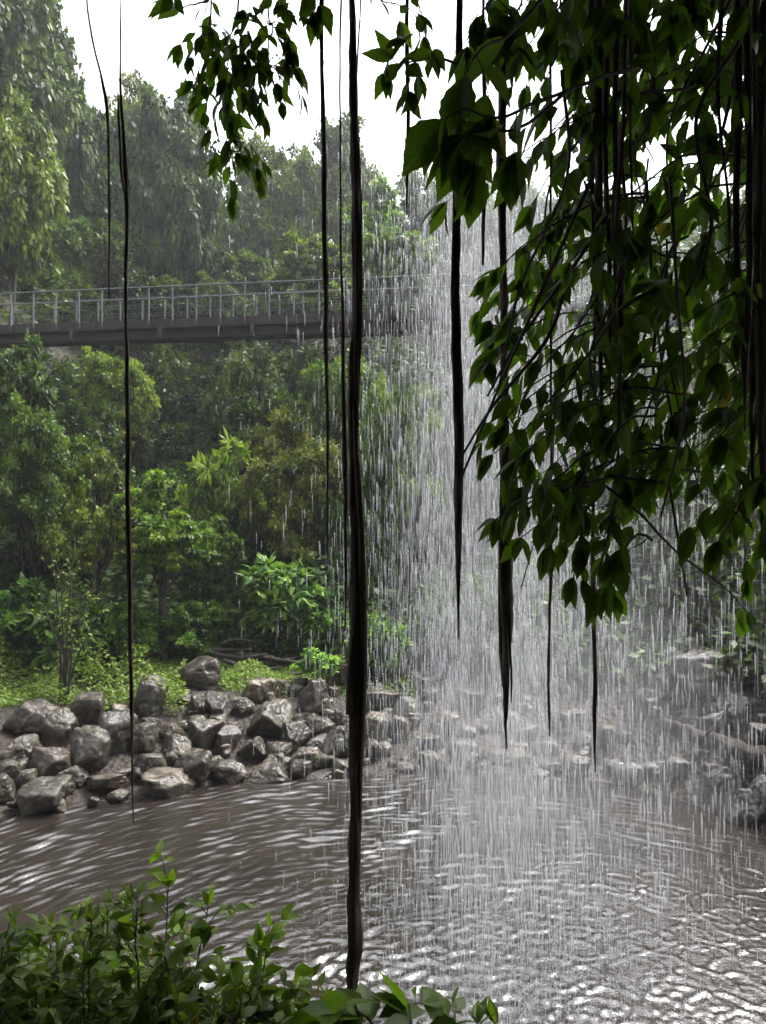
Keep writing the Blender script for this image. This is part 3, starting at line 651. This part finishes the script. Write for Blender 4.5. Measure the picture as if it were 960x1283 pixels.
for off, z0 in ((-.06, ZD-.22), (BW+.06, ZD-.22)):
    bpart(tube(Acc(), [BP(0, off, ZR), BP(LEN/2, off, ZR+.02), BP(LEN, off, ZR)], .022, 10), 'handrail', M_galv)
    for k in range(47):
        s = .2+k*.745; bpart(box(Acc(), BP(s, off, (z0+ZR)/2), (.034, .04, ZR-z0-.03), ax), 'post', M_galv)
        if off < 0: bpart(box(Acc(), BP(s, off-.02, ZD-.12), (.09, .05, .13), ax), 'post_bracket', M_rust)
    for q in range(3):
        bpart(tube(Acc(), [BP(0, off, ZD+.2+q*.24), BP(LEN, off, ZD+.2+q*.24)], .005, 5), 'wire', M_galv)

# ------------------------------------------------------------------ hanging roots
CEIL = lambda y: 7.9+.24*y+.3
def hroot(ctrl, d, label, strands=1, hair=0, seed=0, name='hanging_root', tip=True, ext=True, sway=.005, k=8):
    """ctrl: (px, py, width px)"""
    c = np.array(ctrl, float); pts = np.array([P(x, y, d) for x, y, w in c]); rad = c[:, 2]/2*d/F
    if ext and c[0, 1] <= 0:
        top = pts[0].copy(); top[2] = CEIL(d); pts = np.vstack([top+(pts[0]-top)*np.linspace(0, .93, 12)[:, None], pts]); rad = np.r_[[rad[0]]*12, rad]
    n = max(24, int(np.linalg.norm(pts[-1]-pts[0])/.022)); sp = spline(np.column_stack([pts, rad]), n); rs = R(seed+900)
    rr = np.maximum(sp[:, 3], .0012); line = sp[:, :3]; s = line[:, 2:3]*2.5
    line = line+sway*np.concatenate([fbm(np.concatenate([s+seed*3, 0*s, 0*s], 1), 3, seed)[:, None], fbm(np.concatenate([s+seed*5, 0*s, 0*s], 1), 3, seed+1)[:, None], 0*s], 1)
    o0 = line[-1].copy() if False else line[0].copy()
    root = empty(name, tuple(o0), label, 'root', 'roots hanging from the overhang')
    a = Acc(); tube(a, line-o0, rr*(.8 if strands > 1 else 1)*(1+.18*fbm(np.concatenate([s*2.2+seed, 0*s, 0*s], 1), 3, seed+7)), k, 1, .38, seed)
    a.build('main_strand', M_root, root)
    for q in range(strands-1):
        a = Acc(); ph = rs.rand()*TAU; sl = np.cumsum(np.full(n, .022))
        off = np.stack([np.cos(ph+sl*rs.uniform(1.5, 4)), np.sin(ph+sl*rs.uniform(1.5, 4)), 0*sl], -1)*rr[:, None]*.75
        e = int(n*rs.uniform(.75, 1)); tube(a, (line+off-o0)[:e], (rr*rs.uniform(.25, .45))[:e], 5, 1, .2, seed+q)
        a.build('side_strand', M_root, root)
    if hair:
        a = Acc()
        for q in range(hair):
            i = rs.randint(2, n-2); st = line[i]+np.r_[rs.randn(2)*rr[i]*.5, 0]; ln = rs.uniform(.01, .05); dr = np.r_[rs.randn(2)*.45, -1]
            tube(a, np.array([st, st+dr*ln*.5, st+dr*ln*[.8, .8, 1.1]])-o0, [.0009, .0007, .0003], 3, cap=False)
        a.build('root_hairs', M_root, root)['kind'] = 'stuff'
    return root
hroot([(440,0,8),(442,100,12),(444,200,14),(444,400,15),(443,550,16),(446,700,21),(448,830,25),(445,960,20),(444,1060,19),(443,1130,25),(444,1180,23),(441,1215,20),(442,1243,15)], 2.2, 'thickest black root hanging down the middle of the view into the leaves', 3, 160, 1, k=14)
hroot([(152,0,2),(152,100,3),(155,200,6),(157,235,8),(158,300,6),(158,400,6),(160,520,7),(163,700,6),(164,820,5),(166,950,4),(167,1032,2)], 2.6, 'long thin root at left reaching down past the boulders to the pool', 2, 60, 2)
hroot([(147,118,2),(149,160,3),(152,210,3),(157,240,3)], 2.59, 'short thin strand joining the knot of the long left root', 1, 8, 22, ext=False)
hroot([(111,0,2),(117,50,2.5),(127,100,3),(134,150,3.5),(136,260,3),(136,375,2)], 2.7, 'slanting thread-like root at far left ending above the bridge', 1, 30, 3)
hroot([(405,0,8),(405,120,8),(406,280,9),(408,360,7),(409,480,5),(411,600,4),(412,692,2)], 2.4, 'slim root just left of the thickest one ending at mid height', 2, 70, 4)
hroot([(427,0,2),(427,150,2),(428,330,3),(430,480,5),(432,600,6),(433,700,4),(434,790,2)], 2.5, 'very thin root between the slim and the thickest root', 1, 40, 5)
hroot([(452,0,2),(449,60,2),(447,110,2),(450,200,3),(452,255,3),(450,290,2)], 2.25, 'fine thread clinging to the right of the thickest root', 1, 30, 6)
hroot([(510,0,5),(509,80,6),(509,160,6),(508,220,4),(508,268,2)], 2.6, 'short root with orange tip right of the thickest root', 2, 40, 7)
hroot([(575,0,9),(574,150,10),(573,300,12),(573,450,13),(574,600,12),(575,700,9),(575,760,5),(575,800,2)], 2.5, 'shaggy root ending in a frayed tip in front of the falls', 4, 420, 8, k=12)
hroot([(606,0,5),(606,130,6),(606,250,6),(605,332,4)], 2.8, 'short root between the shaggy root and the leafy branches', 2, 30, 9)
hroot([(631,0,11),(630,120,11),(630,300,12),(631,480,12),(631,600,13),(633,700,19),(634,800,19),(633,860,10),(632,900,5),(633,938,2)], 2.6, 'broad black root with a swollen pointed lower end before the falls', 3, 120, 10, k=12)
hroot([(638,600,3),(639,760,4),(641,850,3),(641,880,1.5)], 2.58, 'narrow strand beside the swollen root end', 1, 10, 23, ext=False)
hroot([(690,0,3),(689,400,3),(689,680,3.2),(689,800,3.5),(688,870,4),(688,922,1.5)], 2.7, 'thin straight brown root below the leafy branches, left of its twin', 1, 50, 11)
hroot([(747,0,4),(746,400,4),(744,650,4),(744,760,5),(745,850,5),(743,920,3.5),(744,968,1.5)], 2.6, 'thin straight brown root below the leafy branches, right of its twin', 1, 60, 12)
rs = R(44)
for i, (x0, x1, yb, w) in enumerate([(742,746,430,8),(752,752,560,10),(760,765,500,8),(772,774,620,9),(782,776,460,7),(768,782,380,6),(790,796,330,5)]):
    hroot([(x0,0,w),(x0+rs.uniform(-4,4),yb*.35,w),(x1+rs.uniform(-4,4),yb*.7,w*.9),(x1,yb,w*.3)], rs.uniform(2.0, 2.4), 'dark strand in the root bundle hanging through the right leafy mass', 2, 30, 50+i)
for i, (x0, x1, yb, w) in enumerate([(925,930,540,9),(936,938,470,12),(946,944,620,14),(956,958,680,18),(968,966,700,22),(905,915,330,6)]):
    hroot([(x0,0,w),(x0+rs.uniform(-4,4),yb*.4,w),(x1,yb*.8,w*.8),(x1,yb,w*.3)], rs.uniform(2.0, 2.3), 'thick strand of the dark root curtain at the right edge', 2, 20, 60+i)

# ------------------------------------------------------------------ near leafy branches
def leaf_tmpl(wd, curl, fold, serr=.04, n=11):
    u = np.linspace(0, 1, n); prof = np.abs(np.sin(np.pi*np.clip(u, 0, 1)**.82))**1.12*(1-.2*u)+.02; prof[-1] = 0
    prof = prof/prof.max()*wd/2; prof[1:-1:2] *= (1+serr); prof[2:-1:2] *= (1-serr)
    v = []; uv = []
    for i in range(n):
        zc = -curl*u[i]**2
        for s in (-1, -.5, 0, .5, 1):
            v.append((u[i], s*prof[i], zc+abs(s)*prof[i]*fold-.25*fold*(abs(s) > .9)*prof[i])); uv.append((u[i], s*prof[i]/(wd/2)))
    f = [(i*5+j, i*5+j+5, i*5+j+6, i*5+j+1) for i in range(n-1) for j in range(4)]
    return np.array(v), np.array(f), np.array(uv)
TM = [leaf_tmpl(.40, .10, .25), leaf_tmpl(.44, .28, .35), leaf_tmpl(.38, .02, .5), leaf_tmpl(.46, .18, .15)]
TMB = [leaf_tmpl(.62, .14, .22, .05, 13), leaf_tmpl(.58, .25, .3, .05, 13)]
TMS = [leaf_tmpl(.42, .25, .4), leaf_tmpl(.46, .4, .3), leaf_tmpl(.40, .1, .5), leaf_tmpl(.5, .3, .15)]
class Leaves:
    def __init__(s): s.p = []; s.t = []; s.n = []; s.z = []; s.c = []
    def add(s, p, t, n, z, c): s.p.append(p); s.t.append(t); s.n.append(n); s.z.append(z); s.c.append(c)
    def build(s, parent, m, tms, o0, rs, col=(1, 1, 1), name='leaves'):
        p = np.array(s.p)-o0; fr = frames(np.array(s.t), np.array(s.n), np.array(s.z)); c = np.array(s.c); w = rs.randint(0, len(tms), len(p)); a = Acc()
        for k, (tv_, tf_, uv_) in enumerate(tms):
            q = w == k
            if q.any(): inst(a, tv_, tf_, fr[q], p[q], c[q], uv_)
        o = a.build(name, m, parent, True, True); o.color = tuple(col)+(1,); return o
def twig_leaves(Lv, pts, rs, sp, size, droop=.7, start=.15, end_rosette=True, fill=.95, up=0):
    seg = np.linalg.norm(np.diff(pts, axis=0), axis=1); tot = seg.sum(); cum = np.r_[0, np.cumsum(seg)]; s = tot*start; side = 1
    while s < tot:
        i = min(np.searchsorted(cum, s)-1, len(pts)-2); i = max(i, 0); p = pts[i]+(pts[i+1]-pts[i])*(s-cum[i])/max(seg[i], 1e-6); d = unit(pts[i+1]-pts[i])
        if rs.rand() < fill:
            sd = unit(np.cross(d, [0, 0, 1.])+1e-3)*side; t = unit(d*rs.uniform(.3, .8)+sd*rs.uniform(.3, .9)+np.array([0, 0, -droop*rs.uniform(.5, 1.5)+up])+rs.randn(3)*.15)
            n = unit(np.array([0, 0, .7])+rs.randn(3)*.45+d*.3+np.array([0, -.25, 0]))
            Lv.add(p+t*size*.06, t, n, size*rs.uniform(.7, 1.15), np.clip(rs.uniform(0, .8)+rs.randn()*.1, 0, 1))
        side *= -1; s += sp*rs.uniform(.7, 1.4)
    if end_rosette:
        d = unit(pts[-1]-pts[-2])
        for q in range(3):
            t = unit(d*.8+rs.randn(3)*.35+[0, 0, -droop*.7+up]); Lv.add(pts[-1], t, unit(rs.randn(3)*.4+[0, -.2, .8]), size*rs.uniform(.8, 1.1), rs.uniform(.3, 1))
def branchplant(name, label, cat, stems, group, size=.11, sp=.035, side_sp=.10, side_len=(.12, .3), droop=.75, seed=0, rad=.004, mlf=None, tms=None, col=(1, 1, 1), ext=None, up=0, fill=.95, leafstart=.1, sdrop=.35):
    rs = R(seed+3000); o0 = P(*stems[0][0]); root = empty(name, tuple(o0), label, cat, group); Lv = Leaves()
    for st in stems:
        c = [P(*q) for q in st]
        if ext is not None and (st[0][1] <= 0 or st[0][0] >= 960): 
            e = c[0].copy(); e[2] = CEIL(e[1]); e[0] += .1; c = [e, e+(c[0]-e)*.35, e+(c[0]-e)*.7]+c
        n = max(14, int(sum(np.linalg.norm(np.array(c[i+1])-c[i]) for i in range(len(c)-1))/.03)); pts = spline(c, n)
        pts = pts+.006*rs.randn(n, 3).cumsum(0)*.35; a = Acc(); tube(a, pts-o0, np.linspace(rad*1.6, rad*.5, n), 6, 1, .15, seed)
        L0 = np.linalg.norm(pts[-1]-pts[0]); s = 0.; i = int(n*leafstart) if ext is None or len(c) == len(st) else int(n*.45)
        twig_leaves(Lv, pts[i:], rs, sp*1.5, size, droop, .02, True, fill*.8, up)
        while i < n-2:
            i += max(1, int(side_sp*rs.uniform(.6, 1.4)/.03))
            if i >= n-1: break
            d = unit(pts[min(i+1, n-1)]-pts[i-1]); ln = rs.uniform(*side_len)
            dr = unit(d*.6+rs.randn(3)*[.8, .6, .5]+[0, 0, -sdrop+up*.8]); e = pts[i]+dr*ln; tw = spline([pts[i], pts[i]+dr*ln*.5+[0, 0, .02], e+[0, 0, -.02]], 7)
            tube(a, tw-o0, np.linspace(rad*.6, rad*.3, 7), 4, cap=False); twig_leaves(Lv, tw, rs, sp, size, droop, .2, True, fill, up)
        a.build('stem', M_twig, root)
    Lv.build(root, mlf or M_near, tms or TM, o0, rs, col); return root
LG = 'leafy branches hanging in front of the view'
branchplant('leafy_branch', 'dark leafy spray hanging down against the white sky at upper left', 'branch', [
  [(300,0,2.2),(305,60,2.2),(285,105,2.15),(282,165,2.15),(287,185,2.15)],
  [(330,0,2.2),(335,40,2.2),(330,80,2.2),(345,95,2.2)],
  [(262,0,2.3),(262,30,2.3),(270,60,2.3),(268,100,2.3)],
  [(310,40,2.2),(322,80,2.15),(318,110,2.15),(325,135,2.1)]], LG, .070, .034, .10, (.05, .13), .75, 1, .0028, ext=1, leafstart=.05)
branchplant('leafy_twig', 'small twig of four pointed leaves at the top left on white sky', 'twig', [
  [(262,0,2.1),(240,6,2.1),(222,10,2.1)]], LG, .085, .06, .5, (.05, .08), .3, 2, .002)
branchplant('leafy_twig', 'three leaves hanging at the top beside the slim root', 'twig', [[(385,-15,2.2),(395,0,2.2),(402,14,2.2)]], LG, .10, .05, .3, (.03, .05), .9, 3, .002)
branchplant('leafy_twig', 'few leaves hanging at the top right of the thickest root', 'twig', [[(455,-20,2.4),(470,-8,2.4),(490,2,2.4),(520,12,2.4)], [(515,-10,2.4),(528,12,2.4),(529,40,2.4)]], LG, .09, .035, .3, (.04, .08), .9, 4, .002)
branchplant('leafy_twig', 'twig with small toothed leaves reaching left from the big leaves', 'twig', [
  [(575,80,2.0),(545,68,2.0),(515,76,2.0),(500,80,2.0),(490,75,2.0)]], LG, .085, .028, .08, (.03, .07), .5, 5, .0022)
branchplant('big_leaved_branch', 'branch with large broad leaves right of the white sky', 'branch', [
  [(800,85,2.0),(720,110,1.9),(670,130,1.85),(620,150,1.8),(585,140,1.75),(560,150,1.75)],
  [(720,110,1.9),(660,160,1.85),(620,170,1.8),(590,175,1.75)],
  [(680,0,1.9),(640,40,1.85),(610,60,1.8),(590,95,1.8)]], LG, .15, .075, .2, (.06, .13), .8, 6, .0035, tms=TMB, leafstart=.3)
branchplant('leafy_branch', 'narrow-leaved spray at the top between shaggy and broad root', 'branch', [
  [(640,-20,2.2),(612,0,2.2),(600,20,2.2)], [(660,-20,2.2),(650,10,2.2),(632,40,2.2)]], LG, .12, .04, .1, (.05, .12), .9, 7, .003)
def arc(x0, y0, x1, y1, d0, d1, sag): 
    return [(x0, y0, d0), (x0+(x1-x0)*.35, y0+(y1-y0)*.2-sag, (d0*2+d1)/3), (x0+(x1-x0)*.7, y0+(y1-y0)*.55-sag*.6, (d0+d1*2)/3), (x1, y1, d1)]
def mass(label, ends, seed, size=.11, sx=(110, 260), sy=(60, 190), dd=(2.0, 3.0), col=(1, 1, 1), sl=(.10, .26), spc=.16, sp=.05, fill=.9):
    rs = R(seed); st = []
    for (x, y) in ends:
        d = rs.uniform(*dd); st.append(arc(x+rs.uniform(*sx), y-rs.uniform(*sy), x, y, d+rs.uniform(0, .3), d, rs.uniform(5, 35)))
    return branchplant('leafy_branch', label, 'branch', st, LG, size, sp, spc, sl, .8, seed, .003, col=col, fill=fill)
mass('top leafy mass of narrow leaves in the upper right corner', [(690,40),(740,30),(790,50),(840,30),(900,60),(650,70),(720,90),(860,90),(930,120),(780,110),(690,10),(960,40)], 11)
mass('leafy spray at right of the big leaves above bridge level', [(650,200),(700,190),(670,260),(730,240),(690,300),(760,210),(640,230)], 12)
mass('leafy tangle in the upper right behind the root bundle', [(800,170),(850,210),(900,180),(940,240),(820,270),(880,290),(930,310),(780,300),(960,200),(850,150)], 13, dd=(2.3, 3.2))
mass('green-edged spray poking left at bridge level', [(612,345),(625,365),(660,340),(640,395),(690,370),(625,335)], 14, .105, (120, 220), (50, 110))
mass('leafy spray below bridge level over the broad root', [(622,440),(640,470),(625,415),(680,450),(720,420),(660,430)], 15, .105, (110, 220), (40, 120))
mass('central leafy mass at right crossed by the root bundle', [(760,360),(800,400),(740,450),(790,480),(830,350),(720,330),(850,440),(810,530),(770,420)], 16, dd=(2.0, 3.0))
mass('leafy mass at the right edge beside the root curtain', [(900,380),(940,420),(880,470),(930,500),(960,350),(900,540),(955,470),(860,520)], 17, dd=(2.1, 3.0))
mass('leaf spray reaching farthest left in front of the falls', [(605,548),(615,560),(640,530),(650,575),(690,545),(620,530)], 18, .10, (140, 240), (30, 90), (2.0, 2.5), sl=(.06, .16))
mass('lower leaf spray ending over the broad root above the bank', [(615,650),(640,640),(660,625),(690,640),(650,668),(700,600)], 19, .095, (140, 240), (30, 90), (2.0, 2.5), sl=(.05, .14))
mass('lower right leafy tangle above the thin roots', [(740,560),(780,590),(830,570),(720,620),(800,630),(760,640),(850,610),(700,580)], 20, .10, (90, 200), (40, 120), (2.0, 2.7))
mass('lowest hanging leaf cluster beside the thin straight roots', [(715,728),(745,740),(765,735),(755,700)], 21, .085, (20, 60), (50, 110), (2.1, 2.3), sl=(.04, .10), sp=.035)
mass('leaves hanging at right between tangle and water', [(880,600),(920,640),(950,600),(900,680),(940,690),(960,660),(860,560)], 22, .105, (60, 160), (50, 130), (2.0, 2.7))
branchplant('leafy_branch', 'long bare twig ending in a few dark leaves at lower right', 'branch', [
  [(745,595,2.1),(800,640,2.1),(850,690,2.1),(900,725,2.1),(935,762,2.1)]], LG, .10, .9, 9, (.05, .1), 1.0, 23, .0032, leafstart=.94)
mass('shadowed leaves at the back of the upper right corner', [(720,60),(760,120),(800,90),(850,60),(900,110),(940,60),(980,160),(830,140),(700,120),(880,30),(760,20),(930,200)], 24, dd=(2.6, 3.6), sp=.045)
mass('shadowed leaves at the back beside the root curtain at right', [(880,240),(920,290),(960,260),(980,330),(860,330),(900,420),(970,420),(930,360),(840,250),(950,500)], 25, dd=(2.6, 3.5), sp=.045)
mass('leaves of the topmost sprays crossing the broad root', [(650,20),(680,60),(640,110),(700,10),(730,60),(670,120),(720,140)], 27, dd=(2.1, 2.8))
# winding bare stems inside the mass
rs = R(70)
for k in range(26):
    x0 = rs.uniform(700, 960); y0 = rs.uniform(-40, 350); ln = rs.uniform(140, 420); d = rs.uniform(2.0, 2.7); a = Acc(); ct = []
    dx = rs.uniform(-150, 40)
    for u in (0, .33, .66, 1): ct.append(P(x0+dx*u+rs.randn()*18, y0+ln*u+rs.randn()*12, d+rs.randn()*.06))
    pts = spline(ct, 40); o0 = pts[0].copy(); tube(a, pts-o0, np.linspace(.006, .003, 40)*rs.uniform(.6, 1.3), 6, 1, .2, k)
    o = a.build('climbing_stem', M_twig); o.location = o0; tag(o, 'thin winding stem of a climber inside the right leafy mass', 'stem', 'climber stems inside the right leafy mass')

# ------------------------------------------------------------------ foreground shrub at the ledge edge
def shrub(label, spots, seed, size, dens=1.0, col=(1, 1, 1), name='foreground_shrub', tms=None, h=(260, 340), g='plants along the ledge edge', droop=.35):
    rs = R(seed); st = []
    for (x, y, d) in spots:
        b0 = (x+rs.uniform(-45, 45), 1300+rs.uniform(20, 120), d+rs.uniform(-.25, .1)); m1 = ((b0[0]+x)/2+rs.uniform(-12, 12), (b0[1]+y)/2, d)
        st.append([b0, m1, (x, y, d)])
    return branchplant(name, label, 'shrub', st, g, size, .026/dens, .055/dens, (.06, .16), droop, seed, .0028, M_shrub, tms or TMS, col, up=.25, leafstart=.12, sdrop=-.1)
rs = R(91)
def spots(n, x0, x1, yf, d0=1.9, d1=2.6): return [(x, yf(x)+rs.uniform(0, 1)**1.5*110, rs.uniform(d0, d1)) for x in rs.uniform(x0, x1, n)]
shrub('leafy shrub filling the lower left corner', spots(26, -30, 110, lambda x: 1152), 31, .056, col=(.8, .8, .8))
shrub('tallest leafy shrub of the lower left, topping at its middle', spots(22, 95, 210, lambda x: 1132+abs(x-155)*.35), 32, .055, col=(.85, .8, .8))
shrub('low leafy shrub sloping down toward the thickest root', spots(22, 205, 330, lambda x: 1182+(x-205)*.55), 33, .052, col=(.85,.8,.8))
shrub('trailing low leaves left of the foot of the thickest root', spots(12, 310, 420, lambda x: 1225+(x-310)*.25), 34, .055, col=(.85,.8,.8))
for x, y, lab in ((208, 1112, 'single upright sprig on the left shrub with one broad leaf'), (268, 1142, 'thin sprig standing clear of the shrub left of the thin root gap'), (322, 1182, 'small rounded sprig right of the lower left shrub'), (338, 1190, 'thin bare-tipped sprig right of the lower left shrub')):
    shrub(lab, [(x, y, 2.1)], x, .062, .8, (1.35, 1.35, 1), 'leafy_sprig')
branchplant('big_leaved_plant', 'dark glossy broad leaves at the bottom by the thickest root', 'plant', [[(470,1360,1.9),(480,1300,1.95),(500,1262,2.0),(530,1258,2.05)], [(450,1360,1.9),(440,1300,1.9),(420,1268,1.9)], [(500,1360,1.9),(490,1310,1.95),(455,1275,2.0)], [(520,1370,1.9),(520,1310,1.95),(505,1270,2.0)], [(400,1360,1.9),(410,1310,1.9),(405,1285,1.95)]], 'plants along the ledge edge', .12, .05, .12, (.04, .09), .3, 41, .004, M_shrub, TMB, (.8, .85, .8), leafstart=.5, up=.1)
branchplant('low_plant', 'low leaves at the bottom edge right of the thickest root', 'plant', [[(560,1360,2.0),(568,1300,2.05),(575,1275,2.1)], [(610,1350,2.0),(618,1300,2.1),(625,1285,2.1)], [(585,1360,2.0),(590,1310,2.05),(598,1283,2.1)]], 'plants along the ledge edge', .075, .035, .1, (.04, .09), .3, 42, .003, M_shrub, TMS, leafstart=.5, up=.1)

# ------------------------------------------------------------------ waterfall
m, nt, out = mat('falling_water')
df = N(nt, 'BsdfDiffuse', Color=(.50, .51, .54, 1)); tr = N(nt, 'BsdfTranslucent', Color=(.50, .51, .54, 1)); gl = N(nt, 'BsdfGlossy', Color=(1, 1, 1, 1), Roughness=.15); tp = N(nt, 'BsdfTransparent')
m1 = N(nt, 'MixShader', Fac=.6); L(nt, df.outputs[0], m1.inputs[1]); L(nt, tr.outputs[0], m1.inputs[2])
m2 = N(nt, 'MixShader', Fac=.04); L(nt, m1.outputs[0], m2.inputs[1]); L(nt, gl.outputs[0], m2.inputs[2])
at = N(nt, 'Attribute', attribute_name='tint'); m3 = N(nt, 'MixShader'); L(nt, at.outputs['Fac'], m3.inputs[0]); L(nt, tp.outputs[0], m3.inputs[1]); L(nt, m2.outputs[0], m3.inputs[2]); L(nt, m3.outputs[0], out.inputs[0])
M_drop = m
DV = np.array([[0, 0, .5], [1, 0, .05], [-.5, .87, .05], [-.5, -.87, .05], [.75, 0, -.3], [-.375, .65, -.3], [-.375, -.65, -.3], [0, 0, -.5]])
DF = np.array([[0, 1, 2], [0, 2, 3], [0, 3, 1], [1, 4, 5], [1, 5, 2], [2, 5, 6], [2, 6, 3], [3, 6, 4], [3, 4, 1], [4, 7, 5], [5, 7, 6], [6, 7, 4]])
rs = R(101); a = Acc()
def drops(n, wpx, lpx, op, xf, d0=4.5, d1=8.5, z1=11.5):
    d = rs.uniform(d0, d1, n); px = xf(n); z = rs.uniform(-.05, z1, n)
    cl = vnoise(np.stack([px*.035, d*1.2, z*.5], -1), 5)+.6*vnoise(np.stack([px*.12, d*2, z*.25], -1), 6)
    keep = rs.rand(n) < np.clip(.62+.45*cl, .12, 1); d, px, z = d[keep], px[keep], z[keep]; n = len(d)
    w = rs.uniform(*wpx, n)*d/F/2; l = rs.uniform(lpx[0], lpx[1], n)*d/F*(.55+.45*np.clip((11.5-z)/8, 0, 1))
    M = np.zeros((n, 3, 3)); M[:, 0, 0] = w; M[:, 1, 1] = w; M[:, 2, 2] = l; tl = rs.randn(n)*.02; M[:, 0, 2] = tl*l
    inst(a, DV, DF, M, np.stack([(px-CX)/F*d, d, z], -1), rs.uniform(*op, n))
def xmain(n): return np.where(rs.rand(n) < .72, 628+rs.randn(n)*88, 790+rs.randn(n)*120)
def xcore(n): return 585+rs.randn(n)*45
def xside(n): return 490+rs.randn(n)*50
drops(19000, (1.0, 2.3), (14, 34), (.10, .42), xmain); drops(15000, (.7, 1.4), (9, 24), (.07, .28), xmain)
drops(7000, (.9, 1.8), (12, 30), (.10, .34), xcore); drops(2600, (.9, 1.9), (12, 28), (.12, .42), xside)
drops(17000, (.7, 1.5), (28, 70), (.04, .18), xmain); drops(5000, (.8, 1.6), (28, 70), (.04, .18), xcore)
drops(500, (.8, 1.4), (8, 18), (.12, .35), lambda n: rs.uniform(270, 470, n))
# splash at the foot
n = 2500; d = 6.6+rs.randn(n)*1.1; px = 700+rs.randn(n)*150; z = np.abs(rs.randn(n))*.12; sz = rs.uniform(.004, .012, n)
M = np.zeros((n, 3, 3)); M[:, 0, 0] = sz; M[:, 1, 1] = sz; M[:, 2, 2] = sz*3; inst(a, DV, DF, M, np.stack([(px-CX)/F*d, np.clip(d, 4, 10), z], -1), rs.uniform(.3, .8, n))
tag(a.build('waterfall', M_drop, None, True, True), 'veil of white water drops falling into the pool at right', 'waterfall', kind='stuff')

def volume(name, dens, col, aniso):
    m, nt, out = mat(name); v = N(nt, 'VolumePrincipled', Density=dens, Anisotropy=aniso); v.inputs['Color'].default_value = col+(1,); L(nt, v.outputs[0], out.inputs['Volume']); return m
def blob(name, c, s, m, label, seed=0):
    v, f = ICO3; o = Acc().add(v*np.array(s)*(1+.12*fbm(v*1.6+seed, 3, seed)[:, None]), f).build(name, m); o.location = c; tag(o, label, 'mist', kind='stuff'); return o
for k, (c, sz, dn, lab) in enumerate([
  ((1.35, 8.6, 6.2), (.75, 1.6, 6.3), .026, 'pale spray drifting in the core of the waterfall'),
  ((1.9, 9.0, 5.6), (1.7, 2.0, 5.8), .012, 'wide thin spray around the core of the waterfall'),
  ((2.6, 8.6, 1.7), (1.3, 1.6, 1.9), .014, 'pale mist rising over the foot of the waterfall'),
  ((2.2, 9.4, 1.6), (2.3, 2.0, 2.2), .009, 'low mist spreading over the pool in front of the bank')]):
    blob('mist', c, sz, volume('mist_air', dn, (.96, .97, 1.0), .2), lab, k+1)

# haze
a = Acc(); box(a, (0, 62, 26), (330, 200, 60)); hz = a.build('haze', volume('haze', .0009, (.93, .95, 1.0), .3), None, False); tag(hz, 'thin damp air filling the gorge', 'haze', kind='stuff')

# ------------------------------------------------------------------ light, sky, camera
w = bpy.data.worlds.new('World'); sc.world = w; w.use_nodes = True; nt = w.node_tree; nt.nodes.clear()
EL, AZ = math.radians(60), math.radians(52)     # azimuth from +Y
sk = nt.nodes.new('ShaderNodeTexSky'); sk.sky_type = 'NISHITA'; sk.sun_disc = False; sk.sun_elevation = EL; sk.sun_rotation = AZ; sk.dust_density = 3; sk.air_density = 1.0
hs = nt.nodes.new('ShaderNodeHueSaturation'); hs.inputs['Saturation'].default_value = .18
bg = nt.nodes.new('ShaderNodeBackground'); bg.inputs[1].default_value = .15; ow = nt.nodes.new('ShaderNodeOutputWorld')
nt.links.new(sk.outputs[0], hs.inputs['Color']); nt.links.new(hs.outputs[0], bg.inputs[0]); nt.links.new(bg.outputs[0], ow.inputs[0])
ld = bpy.data.lights.new('sun', 'SUN'); ld.energy = 1.5; ld.angle = math.radians(14); ld.color = (1, .97, .92)
so = bpy.data.objects.new('sun', ld); COL.objects.link(so)
from mathutils import Vector
dv = Vector((math.sin(AZ)*math.cos(EL), math.cos(AZ)*math.cos(EL), math.sin(EL))); so.rotation_euler = (-dv).to_track_quat('-Z', 'Y').to_euler(); so.location = (0, 10, 40)
cd = bpy.data.cameras.new('camera'); cam = bpy.data.objects.new('camera', cd); COL.objects.link(cam); cam.location = (0, 0, EYE); cam.rotation_euler = (math.pi/2, 0, 0)
cd.sensor_fit = 'VERTICAL'; cd.sensor_height = 36; cd.sensor_width = 36; cd.lens = 26; cd.clip_start = .05; cd.clip_end = 600; sc.camera = cam
vs = sc.view_settings; vs.view_transform = 'Standard'; vs.look = 'None'; vs.gamma = 1; vs.exposure = 2.05
cy = sc.cycles; cy.max_bounces = 6; cy.diffuse_bounces = 2; cy.glossy_bounces = 2; cy.transmission_bounces = 4; cy.volume_bounces = 1; cy.transparent_max_bounces = 24
cy.use_denoising = True; cy.sample_clamp_indirect = 4; cy.volume_max_steps = 64; cy.caustics_reflective = False; cy.caustics_refractive = False
